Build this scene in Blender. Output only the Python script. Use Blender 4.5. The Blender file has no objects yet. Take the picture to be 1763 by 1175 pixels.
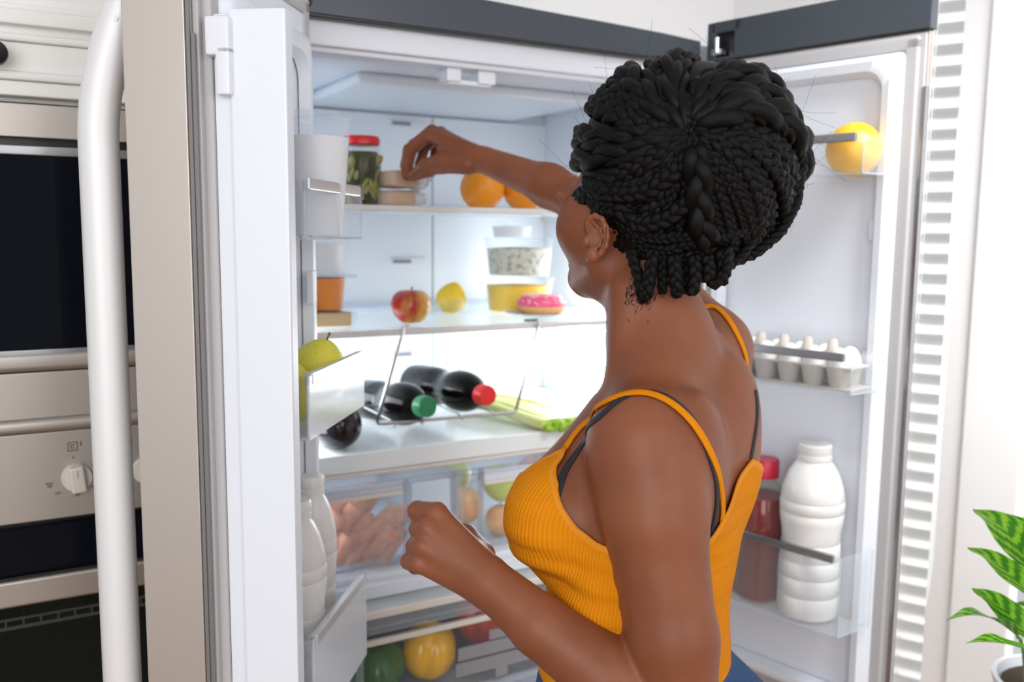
import bpy, bmesh, math, random
import numpy as np
from mathutils import Vector, Matrix, Euler
rnd = random.Random(7)
SC = bpy.context.scene
COL = SC.collection
PI = math.pi

# ------------------------------------------------------------------ camera
FPX, PITCH, ROLL, YAW = 1555.7, .12, .0095, .5138
CAM = Vector((-.8981, -1.5395, 1.40))
fw = Vector((math.sin(YAW)*math.cos(PITCH), math.cos(YAW)*math.cos(PITCH), -math.sin(PITCH)))
rt = Vector((math.cos(YAW), -math.sin(YAW), 0)); up = rt.cross(fw)
r2 = rt*math.cos(ROLL) + up*math.sin(ROLL); u2 = up*math.cos(ROLL) - rt*math.sin(ROLL)
cd = bpy.data.cameras.new('camera'); cam = bpy.data.objects.new('camera', cd); COL.objects.link(cam)
cd.sensor_width = 36; cd.lens = FPX*36/1763; cd.clip_start = .02
M3 = Matrix((r2, u2, -fw)).transposed()
cam.matrix_world = Matrix.Translation(CAM) @ M3.to_4x4()
cd.dof.use_dof = True; cd.dof.focus_distance = 1.07; cd.dof.aperture_fstop = 4.0
SC.camera = cam

# ------------------------------------------------------------------ light and exposure
SC.view_settings.view_transform = 'Standard'; SC.view_settings.look = 'None'
SC.view_settings.exposure = -0.13; SC.view_settings.gamma = 1.0; SC.view_settings.use_curve_mapping = False
w = bpy.data.worlds.new('world'); SC.world = w; w.use_nodes = True
bg = w.node_tree.nodes['Background']; bg.inputs[0].default_value = (.93, .96, 1.0, 1); bg.inputs[1].default_value = .70
def area(name, loc, target, size, power, col=(1, 1, 1), sy=None):
    l = bpy.data.lights.new(name, 'AREA'); l.energy = power; l.color = col; l.size = size
    if sy: l.shape = 'RECTANGLE'; l.size_y = sy
    o = bpy.data.objects.new(name, l); COL.objects.link(o); o.location = loc
    o.rotation_euler = (Vector(target)-Vector(loc)).to_track_quat('-Z', 'Y').to_euler()
    return o
area('studio_lamp', (-2.1, -2.8, 1.8), (0, -.4, 1.0), 1.8, 46, (1, .985, .97))
area('fill_lamp', (.15, -3.4, 1.9), (-.2, -.3, 1.1), 1.5, 26, (1, .99, .98))
cl_ = area('wall_fill_lamp', (.55, -1.25, 2.5), (1.25, -.25, 1.0), .7, 18, (1, 1, 1)); cl_.data.spread = math.radians(85)  # unseen lamp added to brighten the right wall

# ------------------------------------------------------------------ materials
def mat(name, col, rough=.5, metal=0, sub=0, noise=None, bump=None, spec=.5, emit=None, coat=0):
    m = bpy.data.materials.new(name); m.use_nodes = True
    nt = m.node_tree; b = nt.nodes['Principled BSDF']
    b.inputs['Base Color'].default_value = (*col, 1); b.inputs['Roughness'].default_value = rough
    b.inputs['Metallic'].default_value = metal; b.inputs['Specular IOR Level'].default_value = spec
    b.inputs['Coat Weight'].default_value = coat
    if sub:
        b.inputs['Subsurface Weight'].default_value = sub; b.inputs['Subsurface Radius'].default_value = (.01, .005, .003)
        b.inputs['Subsurface Scale'].default_value = 1.0
    if emit: b.inputs['Emission Color'].default_value = (*emit[0], 1); b.inputs['Emission Strength'].default_value = emit[1]
    if noise:  # (scale xyz, second colour, low, high)
        tc = nt.nodes.new('ShaderNodeTexCoord'); mp = nt.nodes.new('ShaderNodeMapping'); nz = nt.nodes.new('ShaderNodeTexNoise')
        rp = nt.nodes.new('ShaderNodeValToRGB')
        mp.inputs['Scale'].default_value = noise[0]; nz.inputs['Scale'].default_value = 1; nz.inputs['Detail'].default_value = 4
        nt.links.new(tc.outputs['Object'], mp.inputs[0]); nt.links.new(mp.outputs[0], nz.inputs['Vector'])
        rp.color_ramp.elements[0].position = noise[2]; rp.color_ramp.elements[1].position = noise[3]
        rp.color_ramp.elements[0].color = (*col, 1); rp.color_ramp.elements[1].color = (*noise[1], 1)
        nt.links.new(nz.outputs[0], rp.inputs[0]); nt.links.new(rp.outputs[0], b.inputs['Base Color'])
    if bump:  # (scale xyz, strength, distance)
        tc = nt.nodes.new('ShaderNodeTexCoord'); mp = nt.nodes.new('ShaderNodeMapping'); nz = nt.nodes.new('ShaderNodeTexNoise')
        bp = nt.nodes.new('ShaderNodeBump'); mp.inputs['Scale'].default_value = bump[0]; nz.inputs['Scale'].default_value = 1
        bp.inputs['Strength'].default_value = bump[1]; bp.inputs['Distance'].default_value = bump[2]
        nt.links.new(tc.outputs['Object'], mp.inputs[0]); nt.links.new(mp.outputs[0], nz.inputs['Vector'])
        nt.links.new(nz.outputs[0], bp.inputs['Height']); nt.links.new(bp.outputs[0], b.inputs['Normal'])
    return m
def clear(name, tint, haze=.08, hazecol=(.9, .93, .96), rough=.08, edge=.35):
    """see-through plastic or glass: transparent, with a glossy skin and a little haze"""
    m = bpy.data.materials.new(name); m.use_nodes = True; nt = m.node_tree; nt.nodes.clear()
    out = nt.nodes.new('ShaderNodeOutputMaterial'); tr = nt.nodes.new('ShaderNodeBsdfTransparent')
    pb = nt.nodes.new('ShaderNodeBsdfPrincipled'); mx = nt.nodes.new('ShaderNodeMixShader')
    lw = nt.nodes.new('ShaderNodeLayerWeight'); mr = nt.nodes.new('ShaderNodeMapRange')
    tr.inputs[0].default_value = (*tint, 1); pb.inputs['Base Color'].default_value = (*hazecol, 1)
    pb.inputs['Roughness'].default_value = rough
    lw.inputs['Blend'].default_value = .3
    mr.inputs['To Min'].default_value = haze; mr.inputs['To Max'].default_value = min(1, haze+edge)
    nt.links.new(lw.outputs['Facing'], mr.inputs['Value']); nt.links.new(mr.outputs[0], mx.inputs[0])
    nt.links.new(tr.outputs[0], mx.inputs[1]); nt.links.new(pb.outputs[0], mx.inputs[2]); nt.links.new(mx.outputs[0], out.inputs[0])
    return m
MT = dict(
    white=mat('white_plastic', (.72, .74, .80), .38), liner=mat('fridge_liner', (.74, .77, .84), .32),
    mullion=mat('mullion_white', (.74, .77, .84), .4), gasket=mat('gasket_grey', (.44, .43, .44), .55), seam=mat('seam_grey', (.20, .19, .19), .4, .3),
    steel=mat('brushed_steel', (.54, .49, .45), .45, .72, bump=((900, 900, 4), .04, .0004)),
    mirror=mat('polished_steel', (.82, .81, .80), .06, 1),
    steelh=mat('oven_steel', (.46, .42, .39), .46, 1, bump=((5, 900, 900), .05, .0004)),
    handle=mat('satin_handle', (.74, .74, .75), .50, .2), chrome=mat('chrome', (.75, .76, .78), .14, 1),
    darktrim=mat('dark_grey_trim', (.060, .070, .085), .25, .1, spec=.35), black=mat('black_plastic', (.012, .012, .014), .3),
    blackglass=mat('black_glass', (.004, .005, .009), .06, spec=.10), ovenglass=mat('oven_enamel', (.16, .17, .16), .35),
    rail=mat('rail_steel', (.45, .45, .46), .25, 1), pinkrail=mat('shelf_rail', (.72, .70, .70), .35, .25),
    beige=mat('beige_rail', (.72, .66, .60), .4), cab=mat('white_cabinet_paint', (.84, .84, .82), .42),
    wall=mat('white_wall_paint', (.92, .92, .93), .7), floor=mat('oak_floor', (.36, .23, .14), .45, noise=((2, 30, 1), (.46, .31, .2), .35, .65)),
    blind=mat('white_blind', (.88, .88, .87), .45), clear=clear('clear_plastic', (.97, .98, .99), .025, edge=.25),
    frost=clear('frosted_plastic', (.93, .95, .98), .11, (.86, .90, .95), .25, .4), glass=clear('shelf_glass', (.96, .98, .985), .30, (.90, .95, .96), .15, .35),
    paleblue=mat('pale_blue_plate', (.62, .70, .80), .3), bin=clear('reflection_haze_plastic', (.93, .95, .97), .42, (.85, .88, .92), .12, .4),  # bin haze imitates room reflections on glossy clear plastic
    deckglass=clear('deck_glass', (.96, .98, .985), .75, (.93, .96, .97), .15, .25),  # white haze in deck and shelf glass stands in for bright light
    pane=clear('thin_pane', (.97, .98, .98), .015, edge=.12),
    flange=mat('flange_white', (.70, .72, .78), .4), lightrail=mat('light_rail', (.62, .62, .63), .3, .5),
    fillglow=mat('upper_fill_glow', (1, 1, 1), .5, emit=((.75, .89, 1.0), 2.2)),
    led=mat('led_panel', (1, 1, 1), .5, emit=((.90, .96, 1.0), 11)), label=mat('grey_print', (.25, .24, .26), .6), ink=mat('black_print', (.02, .02, .02), .6),
    knob=mat('cream_knob', (.70, .66, .60), .3, .2), shirt=None)

# ------------------------------------------------------------------ builders
class MB:
    """collects simple solids into one mesh"""
    def __init__(s): s.v, s.f, s.sm, s.wn = [], [], [], False
    def add(s, v, f, smooth=True):
        n = len(s.v); s.v += [tuple(p) for p in v]; s.f += [tuple(i+n for i in q) for q in f]; s.sm += [smooth]*len(f); return s
    def bm(s, b, M=None, smooth=False):
        if M is not None: b.transform(M)
        b.verts.index_update(); s.add([p.co[:] for p in b.verts], [[p.index for p in q.verts] for q in b.faces], smooth); b.free(); return s
    def box(s, x0, x1, y0, y1, z0, z1, r=0, seg=2, M=None):
        b = bmesh.new(); bmesh.ops.create_cube(b, size=1)
        for p in b.verts: p.co = Vector(((x0+x1)/2+p.co.x*(x1-x0), (y0+y1)/2+p.co.y*(y1-y0), (z0+z1)/2+p.co.z*(z1-z0)))
        if r: bmesh.ops.bevel(b, geom=b.edges[:], offset=r, segments=seg, affect='EDGES', profile=.5)
        s.wn |= bool(r); return s.bm(b, M, bool(r))
    def prism(s, poly, z0, z1, M=None, smooth=False):
        n = len(poly); v = [(x, y, z0) for x, y in poly]+[(x, y, z1) for x, y in poly]
        f = [tuple(range(n))[::-1], tuple(range(n, 2*n))]+[(i, (i+1) % n, n+(i+1) % n, n+i) for i in range(n)]
        if M is not None: v = [M @ Vector(p) for p in v]
        return s.add(v, f, smooth)
    def lathe(s, prof, n=28, M=None, close=True):
        v, f = [], []
        for r, z in prof:
            for i in range(n): a = 2*PI*i/n; v.append((r*math.cos(a), r*math.sin(a), z))
        for j in range(len(prof)-1):
            for i in range(n): f.append((j*n+i, j*n+(i+1) % n, (j+1)*n+(i+1) % n, (j+1)*n+i))
        if close:
            f.append(tuple(range(n))[::-1]); k = (len(prof)-1)*n; f.append(tuple(range(k, k+n)))
        if M is not None: v = [M @ Vector(p) for p in v]
        return s.add(v, f)
    def tube(s, pts, r, n=8, closed=False, flat=1.0, upv=None):
        pts = [Vector(p) for p in pts]; m = len(pts); v, f = [], []; nrm = None
        for i, p in enumerate(pts):
            t = (pts[(i+1) % m]-pts[i-1]) if closed else (pts[min(i+1, m-1)]-pts[max(i-1, 0)])
            t.normalize()
            if upv is not None: nrm = Vector(upv)
            elif nrm is None: nrm = t.orthogonal()
            nrm = (nrm-t*nrm.dot(t)); nrm = nrm.normalized() if nrm.length > 1e-6 else t.orthogonal().normalized()
            b = t.cross(nrm); rr = r[i] if hasattr(r, '__len__') else r
            for k in range(n): a = 2*PI*k/n; v.append(p+nrm*(rr*flat*math.cos(a))+b*(rr*math.sin(a)))
        for i in range(m if closed else m-1):
            for k in range(n): j = (i+1) % m; f.append((i*n+k, i*n+(k+1) % n, j*n+(k+1) % n, j*n+k))
        if not closed: f.append(tuple(range(n))[::-1]); f.append(tuple(range((m-1)*n, m*n)))
        return s.add(v, f)
    def ball(s, c, r, sub=2, M=None, fn=None):
        b = bmesh.new(); bmesh.ops.create_icosphere(b, subdivisions=sub, radius=1)
        R = r if hasattr(r, '__len__') else (r, r, r)
        for p in b.verts:
            q = Vector((p.co.x*R[0], p.co.y*R[1], p.co.z*R[2]))
            if fn: q = fn(p.co, q)
            p.co = Vector(c)+q
        return s.bm(b, M, True)
    def obj(s, name, m, parent=None, loc=None, rot=None):
        me = bpy.data.meshes.new(name); me.from_pydata(s.v, [], s.f); me.update()
        me.polygons.foreach_set('use_smooth', s.sm)
        if m: me.materials.append(MT[m] if isinstance(m, str) else m)
        o = bpy.data.objects.new(name, me); COL.objects.link(o)
        if any(s.sm) and hasattr(me, 'set_sharp_from_angle'): me.set_sharp_from_angle(angle=math.radians(42))
        if s.wn: wn = o.modifiers.new('weighted_normals', 'WEIGHTED_NORMAL'); wn.keep_sharp = True; wn.weight = 100
        if parent: o.parent = parent
        if loc is not None: o.location = loc
        if rot is not None: o.rotation_euler = rot
        return o
def tag(o, label=None, cat=None, group=None, kind=None):
    for k, x in (('label', label), ('category', cat), ('group', group), ('kind', kind)):
        if x: o[k] = x
    return o
def thing(name, label, cat, loc=(0, 0, 0), rz=0, group=None, rot=None):
    o = bpy.data.objects.new(name, None); COL.objects.link(o); o.empty_display_size = .03
    o.location = loc; o.rotation_euler = rot if rot else (0, 0, rz)
    return tag(o, label, cat, group)
def copy_tree(o, parent=None):
    c = o.copy(); COL.objects.link(c)
    if parent: c.parent = parent
    for ch in [x for x in o.children]: copy_tree(ch, c)
    return c
def box(name, m, parent, *a, r=0, **k): return MB().box(*a, r=r).obj(name, m, parent, **k)

# ------------------------------------------------------------------ the room
def struct(o): o['kind'] = 'structure'; return o
struct(box('floor', 'floor', None, -3, 1.5, -4, 1.0, -.05, 0))
struct(box('ceiling', 'wall', None, -3, 1.5, -1.2, 1.0, 2.62, 2.7))
struct(box('wall_back', 'wall', None, -3, 1.5, .80, .90, 0, 2.62))
WR = 1.25
b = MB(); b.box(WR, WR+.12, -4, 1, 0, .12); b.box(WR, WR+.12, -4, 1, 2.3, 2.62); b.box(WR, WR+.12, -.19, 1, .12, 2.3); b.box(WR, WR+.12, -4, -2.1, .12, 2.3)
struct(b.obj('wall_right', 'wall'))
b = MB(); b.box(WR-.015, WR+.02, -.28, -.12, .08, 2.36, .008); b.box(WR-.015, WR+.02, -2.2, -2.08, .08, 2.36, .008); b.box(WR-.015, WR+.02, -2.2, -.12, 2.28, 2.38, .008)
win = struct(b.obj('window_1', 'wall'))
struct(box('trim_1', 'wall', None, WR-.06, WR+.1, -2.2, -.12, .08, .115, r=.008))
bl = thing('window_blind', 'white horizontal slat blind hanging in the bright window beside the refrigerator', 'blind', (WR+.035, -1.19, .13))
box('headrail', 'blind', bl, -.03, .03, -.89, .90, 2.09, 2.14, r=.005)
sl = MB(); sl.prism([(-.027, -.0035), (0, .0015), (.027, .001), (.027, .003), (0, .0035), (-.027, -.001)], -.89, .90, Matrix.Rotation(-.55, 4, 'Y') @ Matrix.Rotation(PI/2, 4, 'X'), True)
sl0 = sl.obj('slat', 'blind', bl, (0, 0, .02))
for i in range(1, 41):
    c = sl0.copy(); COL.objects.link(c); c.parent = bl; c.location = (0, 0, 0.02+i*.051)
for y in (-.6, .6): MB().tube([(-.024, y, 0), (-.024, y, 2.10)], .0012, 5).obj('ladder_cord', 'blind', bl)

# ------------------------------------------------------------------ refrigerator
LD = .447
FR = thing('refrigerator', 'tall steel refrigerator standing wide open with both doors swung out', 'refrigerator')
b = MB(); b.box(-.45, -.43, 0, .68, .03, 1.80); b.box(.40, .45, 0, .68, .03, 1.80); b.box(-.43, .40, .62, .68, .03, 1.80); b.box(-.43, .40, 0, .62, 1.725, 1.80); b.box(-.43, .40, 0, .62, .03, .44)
b.obj('cabinet', 'liner', FR)
b = MB(); b.box(-.453, -.45, .02, .68, .03, 1.80); b.box(.45, .453, .02, .68, .03, 1.80); b.obj('side_panel', 'steel', FR)
b = MB(); b.box(-.45, .45, -.012, .03, 1.709, 1.757, .006); b.box(-.45, -.428, -.012, .03, .44, 1.72, .006); b.box(.405, .45, -.012, .03, .44, 1.72, .006)
b.obj('front_flange', 'flange', FR)
b = MB(); b.box(-.428, .405, .0, .05, 1.700, 1.716, .006); b.obj('inner_lip', 'white', FR)
# the bowed dark trim over the opening
pts = [(-.47, 1.7575), (.40, 1.7575), (.40, 1.800), (.30, 1.806), (.15, 1.811), (0, 1.815), (-.2, 1.822), (-.47, 1.822)]
b = MB(); b.prism(pts, 0, .05, Matrix.Translation((0, .02, 0)) @ Matrix.Rotation(PI/2, 4, 'X')); b.obj('top_trim', 'darktrim', FR)
b = MB(); b.box(-.47, .42, -.031, .0, 1.750, 1.7585, .003); b.obj('trim_seal', 'black', FR)
b = MB(); b.box(-.43, .40, .03, .60, 1.712, 1.726); b.obj('ceiling_liner', 'liner', FR)
b = MB(); b.box(-.27, .30, .20, .60, 1.690, 1.714, .011, 3); b.obj('air_duct', 'liner', FR)
b = MB(); b.box(-.165, -.135, .012, .05, 1.676, 1.702, .004); b.box(-.10, -.062, .012, .05, 1.676, 1.702, .004); b.box(-.16, -.07, .018, .045, 1.672, 1.682, .003)
b.obj('door_switch', 'white', FR)
MB().box(-.178, -.160, .014, .045, 1.680, 1.698, .004).obj('switch_lens', 'clear', FR)
b = MB(); b.box(-.43, .40, .60, .622, .44, 1.725); b.obj('back_panel', 'liner', FR)
b = MB(); b.box(-.43, .064, .585, .602, .97, 1.685, .002); b.box(.067, .40, .585, .602, .97, 1.685, .002); b.obj('back_cover', 'liner', FR)
for z in (1.664, 1.325, 1.09):
    f = MB().box(-.05, .045, .578, .588, z-.009, z+.009, .003).obj('vent', 'white', FR)
    MB().box(-.046, .002, .5755, .579, z-.005, z+.004).obj('slot', 'label', f)
# glowing panels in the side walls; unseen left-wall ones added to brighten the interior
for x0, x1, z0, z1, y0, y1 in ((.396, .4005, 1.00, 1.16, .10, .50), (.396, .4005, 1.24, 1.34, .15, .45), (-.4305, -.426, .99, 1.17, .10, .56), (.396, .4005, .78, .90, .16, .45), (-.4305, -.426, .78, .88, .12, .45)):
    MB().box(x0, x1, y0, y1, z0, z1).obj('glow_panel', 'led', FR)
MB().box(-.4305, -.426, .14, .50, 1.50, 1.64).obj('glow_panel', 'fillglow', FR)  # dim unseen panel added to lift the top compartment
def shelf(z, y0, trimh, trimm, y1=.58):
    g = box('shelf', 'glass', FR, -.426, .395, y0+.006, y1, z-.006, z, r=.002)
    box('front_trim', trimm, g, -.427, .397, y0-.004, y0+.008, z-.006-trimh, z+.002, r=.002)
    box('back_rail', 'frost', g, -.395, .395, y1-.012, y1, z, z+.018, r=.003)
    for x in (-.427, .391): box('side_bracket', 'white', g, x, x+.006, y0+.02, y1, z-.016, z-.006)
    return g
shelf(1.447, .10, .004, 'pinkrail'); shelf(1.207, .10, .004, 'pinkrail')
s3 = box('shelf', 'deckglass', FR, -.426, .395, .10, .58, .964, .972, r=.002)
box('front_trim', 'deckglass', s3, -.428, .398, .085, .10, .936, .974, r=.005)
box('trim_strip', 'beige', s3, -.428, .398, .082, .098, .929, .936, r=.002)
box('rail', 'frost', s3, -.428, .398, .09, .11, .908, .929, r=.004)
# crisper drawers
def frame(b, x0, x1, z0, z1, y0, y1, w):
    b.box(x0, x1, y0, y1, z1-w, z1, .003); b.box(x0, x1, y0, y1, z0, z0+w, .003); b.box(x0, x0+w, y0, y1, z0, z1, .003); b.box(x1-w, x1, y0, y1, z0, z1, .003)
def drawer(x0, x1, z0, z1, y0, y1, divs, name='crisper_drawer'):
    d = box(name, 'frost', FR, x0, x1, y0+.01, y1, z0, z0+.004)
    b = MB(); frame(b, x0, x1, z0, z1, y0, y0+.014, .012)
    for x in divs: b.box(x-.005, x+.005, y0, y0+.012, z0, z1, .002)
    b.obj('front_frame', 'frost', d)
    box('front_pane', 'pane' if 'pantry' in name else ('clear' if x0 > -.2 else 'frost'), d, x0+.01, x1-.01, y0+.005, y0+.008, z0+.01, z1-.01)
    b = MB(); b.box(x0, x0+.004, y0+.012, y1, z0, z1); b.box(x1-.004, x1, y0+.012, y1, z0, z1); b.box(x0, x1, y1-.004, y1, z0, z1); b.obj('tray_wall', 'clear', d)
    return d
d1 = drawer(-.42, -.10, .735, .908, .095, .56, (-.213,))
box('pull_band', 'white', d1, -.405, -.220, .101, .106, .885, .904, r=.002); box('pull_lip', 'beige', d1, -.405, -.220, .098, .108, .876, .885, r=.002)
box('side_plate', 'paleblue', d1, -.205, -.118, .092, .104, .745, .898, r=.005)
d2 = drawer(-.096, .392, .735, .908, .095, .56, (-.045,))
box('pull_band', 'white', d2, -.036, .38, .101, .106, .878, .902, r=.002); box('pull_lip', 'beige', d2, -.036, .38, .098, .108, .870, .878, r=.002)
# deck between the crispers and the pantry drawer
b = MB(); b.box(-.427, .397, .07, .58, .718, .732, .004); b.box(-.427, .397, .05, .10, .690, .720, .006); b.obj('crisper_deck', 'white', FR)
dk = MB().box(-.427, .397, .0, .30, .678, .690, .003).obj('pantry_cover', 'glass', FR)
box('cover_lip', 'beige', dk, -.427, .397, -.006, .004, .676, .690, r=.002); box('cover_rail', 'frost', dk, -.427, .397, -.004, .012, .655, .676, r=.003)
d3 = drawer(-.355, .355, .475, .655, -.002, .50, (), 'pantry_drawer')
box('pull_lip', 'beige', d3, -.342, .342, .004, .014, .618, .630, r=.002)
b = MB()
for x0, x1, z0, z1 in ((-.145, .16, .548, .575), (-.15, .17, .515, .543), (-.075, -.01, .578, .598), (-.06, -.032, .495, .515)): b.box(x0, x1, .0005, .0025, z0, z1)
b.obj('printed_panel', 'label', d3)
MB().box(-.36, .36, .01, .50, .458, .470).obj('runner', 'frost', FR)
b = MB(); b.box(-.445, .445, -.09, -.005, .08, .43, .01); b.obj('freezer_front', 'steel', FR)
b = MB(); b.box(-.44, .44, -.03, .05, 0, .06); b.obj('plinth', 'darktrim', FR)

def door(side, ang_vec, nvec, pivot, thick, sg):
    """door slab with its inner face at local y=0; +s towards the free edge, n into the food side (n = sg*y)"""
    d = bpy.data.objects.new('door', None); COL.objects.link(d); d.parent = FR
    d.location = pivot; d.rotation_euler = (0, 0, math.atan2(ang_vec[1], ang_vec[0]))
    def bx(b, s0, s1, n0, n1, z0, z1, r=0, seg=2):
        y0, y1 = sorted((sg*n0, sg*n1)); return b.box(s0, s1, y0, y1, z0, z1, r, seg)
    return d, bx
DL = (-.5964, -.8027); NL = (.8027, -.5964); PL = (-.4179, -.0639, 0)
DR = (.2383, -.9712); NR = (-.9712, -.2383); PR = (.4112, -.0495, 0)
def ld(s, n, z): return Vector((PL[0]+DL[0]*s+NL[0]*n, PL[1]+DL[1]*s+NL[1]*n, z))
def rd(s, n, z): return Vector((PR[0]+DR[0]*s+NR[0]*n, PR[1]+DR[1]*s+NR[1]*n, z))
ZB, ZT = .46, 1.835
dl, LB = door('l', DL, NL, PL, .095, 1)
dr, RB = door('r', DR, NR, PR, .14, -1)
def door_parts(d, BX, th, sg, capped, h0=.036, hk=1, zt=1.722, sa=.0):
    b = MB(); BX(b, sa, LD, -th, -.012, ZB, ZT if not capped else 1.7575, .004); b.obj('outer_shell', 'steel', d)
    b = MB(); BX(b, sa+.004, LD-.004, -.012, -.004, ZB, 1.752, .002)
    b.obj('inner_frame', 'gasket', d)
    b = MB()
    for q in ((sa+.012, sa+.036, ZB+.01, 1.745), (LD-.036, LD-.012, ZB+.01, 1.745)): BX(b, q[0], q[1], -.006, .008, q[2], q[3], .005)
    for q in ((ZB+.01, ZB+.034), (1.722, 1.747)): BX(b, sa+.012, LD-.012, -.006, .008, q[0], q[1], .005)
    b.obj('gasket', 'gasket', d)
    b = MB(); BX(b, h0, LD-.036, -.004, .004, ZB+.03, 1.722)
    # raised rim (dike) round the recess, with rounded corners
    def rrect(s0, s1, z0, z1, r, k=6):
        out = []
        for cx, cz, a0 in ((s1-r, z1-r, 0), (s0+r, z1-r, 90), (s0+r, z0+r, 180), (s1-r, z0+r, 270)):
            for i in range(k+1): a = math.radians(a0+90*i/k); out.append((cx+r*math.cos(a), cz+r*math.sin(a)))
        return out
    rings = [(rrect(h0, LD-.032, ZB+.03, zt, .012), .004), (rrect(h0+.004, LD-.040, ZB+.034, zt-.006, .02), .026*hk), (rrect(h0+.014, LD-.048, ZB+.044, zt-.014, .035), .033*hk),
             (rrect(h0+.022, LD-.062, ZB+.055, zt-.030, .035), .030*hk), (rrect(h0+.028, LD-.070, ZB+.062, zt-.038, .035), .006)]
    v, f = [], []; n = len(rings[0][0])
    for R, h in rings: v += [(s, sg*h, z) for s, z in R]
    for j in range(len(rings)-1):
        for i in range(n): q = (j*n+i, j*n+(i+1) % n, (j+1)*n+(i+1) % n, (j+1)*n+i); f.append(q if sg > 0 else q[::-1])
    b.add(v, f); b.obj('liner', 'liner', d)
door_parts(dl, LB, .095, 1, False, .120, .70, 1.690, .086)
b = MB(); LB(b, -.03, .13, -.075, -.03, 1.765, 1.79, .006); b.obj('hinge_arm', 'darktrim', dl); b = MB(); LB(b, -.03, .13, -.075, -.03, .462, .482, .006); b.obj('hinge_arm', 'darktrim', dl); door_parts(dr, RB, .15, -1, True)
# left door: dark top cap out of frame, hinge-side upright, mullion flap, handle
b = MB(); LB(b, .150, .168, .020, .030, 1.29, 1.34, .002); b.obj('shelf_stud', 'white', dl)
b = MB(); LB(b, .412, .436, .028, .098, .47, 1.655, .004); LB(b, .416, .432, .008, .03, .47, 1.65, .002); mu = b.obj('mullion_flap', 'mullion', dl)
b = MB(); LB(b, .430, .4475, .004, .034, 1.60, 1.645, .004); LB(b, .430, .4475, .016, .034, 1.555, 1.612, .004); b.obj('flap_hinge', 'white', mu); b = MB(); LB(b, .430, .4475, .004, .034, .60, .66, .004); b.obj('flap_hinge', 'white', mu)
b = MB(); LB(b, .4475, .4500, -.0165, -.012, ZB, 1.80); LB(b, .4475, .4495, -.0105, -.006, ZB, 1.625); b.obj('edge_channel', 'seam', dl)
b = MB(); LB(b, .4475, .4515, -.0945, -.0175, ZB, ZT, .0015); b.obj('edge_plate', 'steel', dl)
def handle(d, sg, th, s, zb, zt, m):
    b = MB(); P = []; R = []
    for i in range(61):
        t = i/60; z = zb+(zt-zb)*t; e = min(t, 1-t)*(zt-zb)
        k = min(1, e/.17); o = .004+.046*math.sin(k*PI/2)**.9
        P.append((s, sg*(-th-o), z)); R.append(.0235)
    b.tube(P, R, 14, flat=1.0, upv=(1, 0, 0)); h = b.obj('handle', m, d)
    b = MB(); b.lathe([(.0045, 0), (.0045, .003)], 12, Matrix.Translation((s+.019, sg*(-th-.010), zt-.028)) @ Matrix.Rotation(PI/2, 4, 'Y')); b.obj('screw', 'white', h)
handle(dl, 1, .095, .425, .62, 1.672, 'handle'); handle(dr, -1, .15, .415, .60, 1.672, 'handle')
# right door: dark cap with the hinge pocket, polished free edge
b = MB(); RB(b, -.01, .012, -.14, .0, 1.7575, ZT, .003); RB(b, .055, LD+.004, -.03, .0, 1.7575, ZT, .003); RB(b, .0, .07, -.14, -.02, 1.7575, ZT, .002)
RB(b, .0, .07, -.02, .0, 1.812, ZT, .002); RB(b, .0, .07, -.02, .0, 1.7575, 1.763, .002); b.obj('top_cap', 'darktrim', dr); b = MB(); RB(b, .06, LD, -.148, -.03, 1.7575, ZT, .003); b.obj('top_shell', 'steel', dr)
b = MB(); RB(b, .014, .053, -.022, -.018, 1.765, 1.810); b.obj('hinge_pocket', 'black', dr)
b = MB(); RB(b, .002, .03, -.012, .004, 1.768, 1.780, .003); b.lathe([(.006, 0), (.006, .03)], 10, Matrix.Translation((.018, -.004, 1.772))); b.obj('hinge_pin', 'chrome', dr)
b = MB(); RB(b, LD, LD+.003, -.148, -.0305, ZB, ZT, .001); RB(b, LD, LD+.003, -.0305, -.018, ZB, 1.7575, .001); b.obj('edge_plate', 'mirror', dr)
b = MB(); RB(b, LD-.006, LD+.0035, -.016, -.002, ZB, 1.66, .002); b.obj('edge_channel', 'rail', dr)
for z in (1.41, 1.17): b = MB(); RB(b, LD-.078, LD-.062, .005, .02, z-.02, z+.02, .003); b.obj('shelf_stud', 'white', dr)
def bin_(d, sg, poly, zb, zt, bm_='clear', name='door_bin', railh=.012, s0=None, s1=None, nf=.12):
    b = MB(); ew = [MB()]; t = .0028
    P = [(s, sg*n) for s, n in poly]
    b.prism(P if sg > 0 else P[::-1], zb, zb+.003)
    for (a, c) in zip(P[:-1], P[1:]):
        a = Vector(a); c = Vector(c); e = (c-a).normalized(); q = Vector((-e.y, e.x))*t
        pl = [a, c, c+q, a+q]; (b if abs(e.x) > .9 else ew[-1]).prism([tuple(x) for x in pl], zb, zt); ew.append(MB())
    o = b.obj(name, bm_, d); [q.obj('end_wall', 'clear', o) for q in ew if q.v]
    b = MB(); y0, y1 = sorted((sg*(nf-.004), sg*(nf+.006)))
    b.box(s0, s1, y0, y1, zt-railh, zt+.003, .002); b.obj('bin_rail', 'rail' if sg < 0 else 'lightrail', o)
    y0, y1 = sorted((sg*(nf-.005), sg*(nf+.008)))
    for q in ((s0-.012, s0), (s1, s1+.010)): MB().box(q[0], q[1], y0, y1, zt-railh-.004, zt+.005, .002).obj('rail_cap', 'clear', o)
    b = MB()
    for a in P:
        b.tube([(a[0], a[1], zb), (a[0], a[1], zt)], .0016, 6)
    b.tube([(*a, zb+.001) for a in P], .0018, 6); b.obj('moulded_edge', 'frost', o)
    return o
LP_ = [(.150, .020), (.150, .099), (.388, .099), (.405, .028)]
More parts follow.
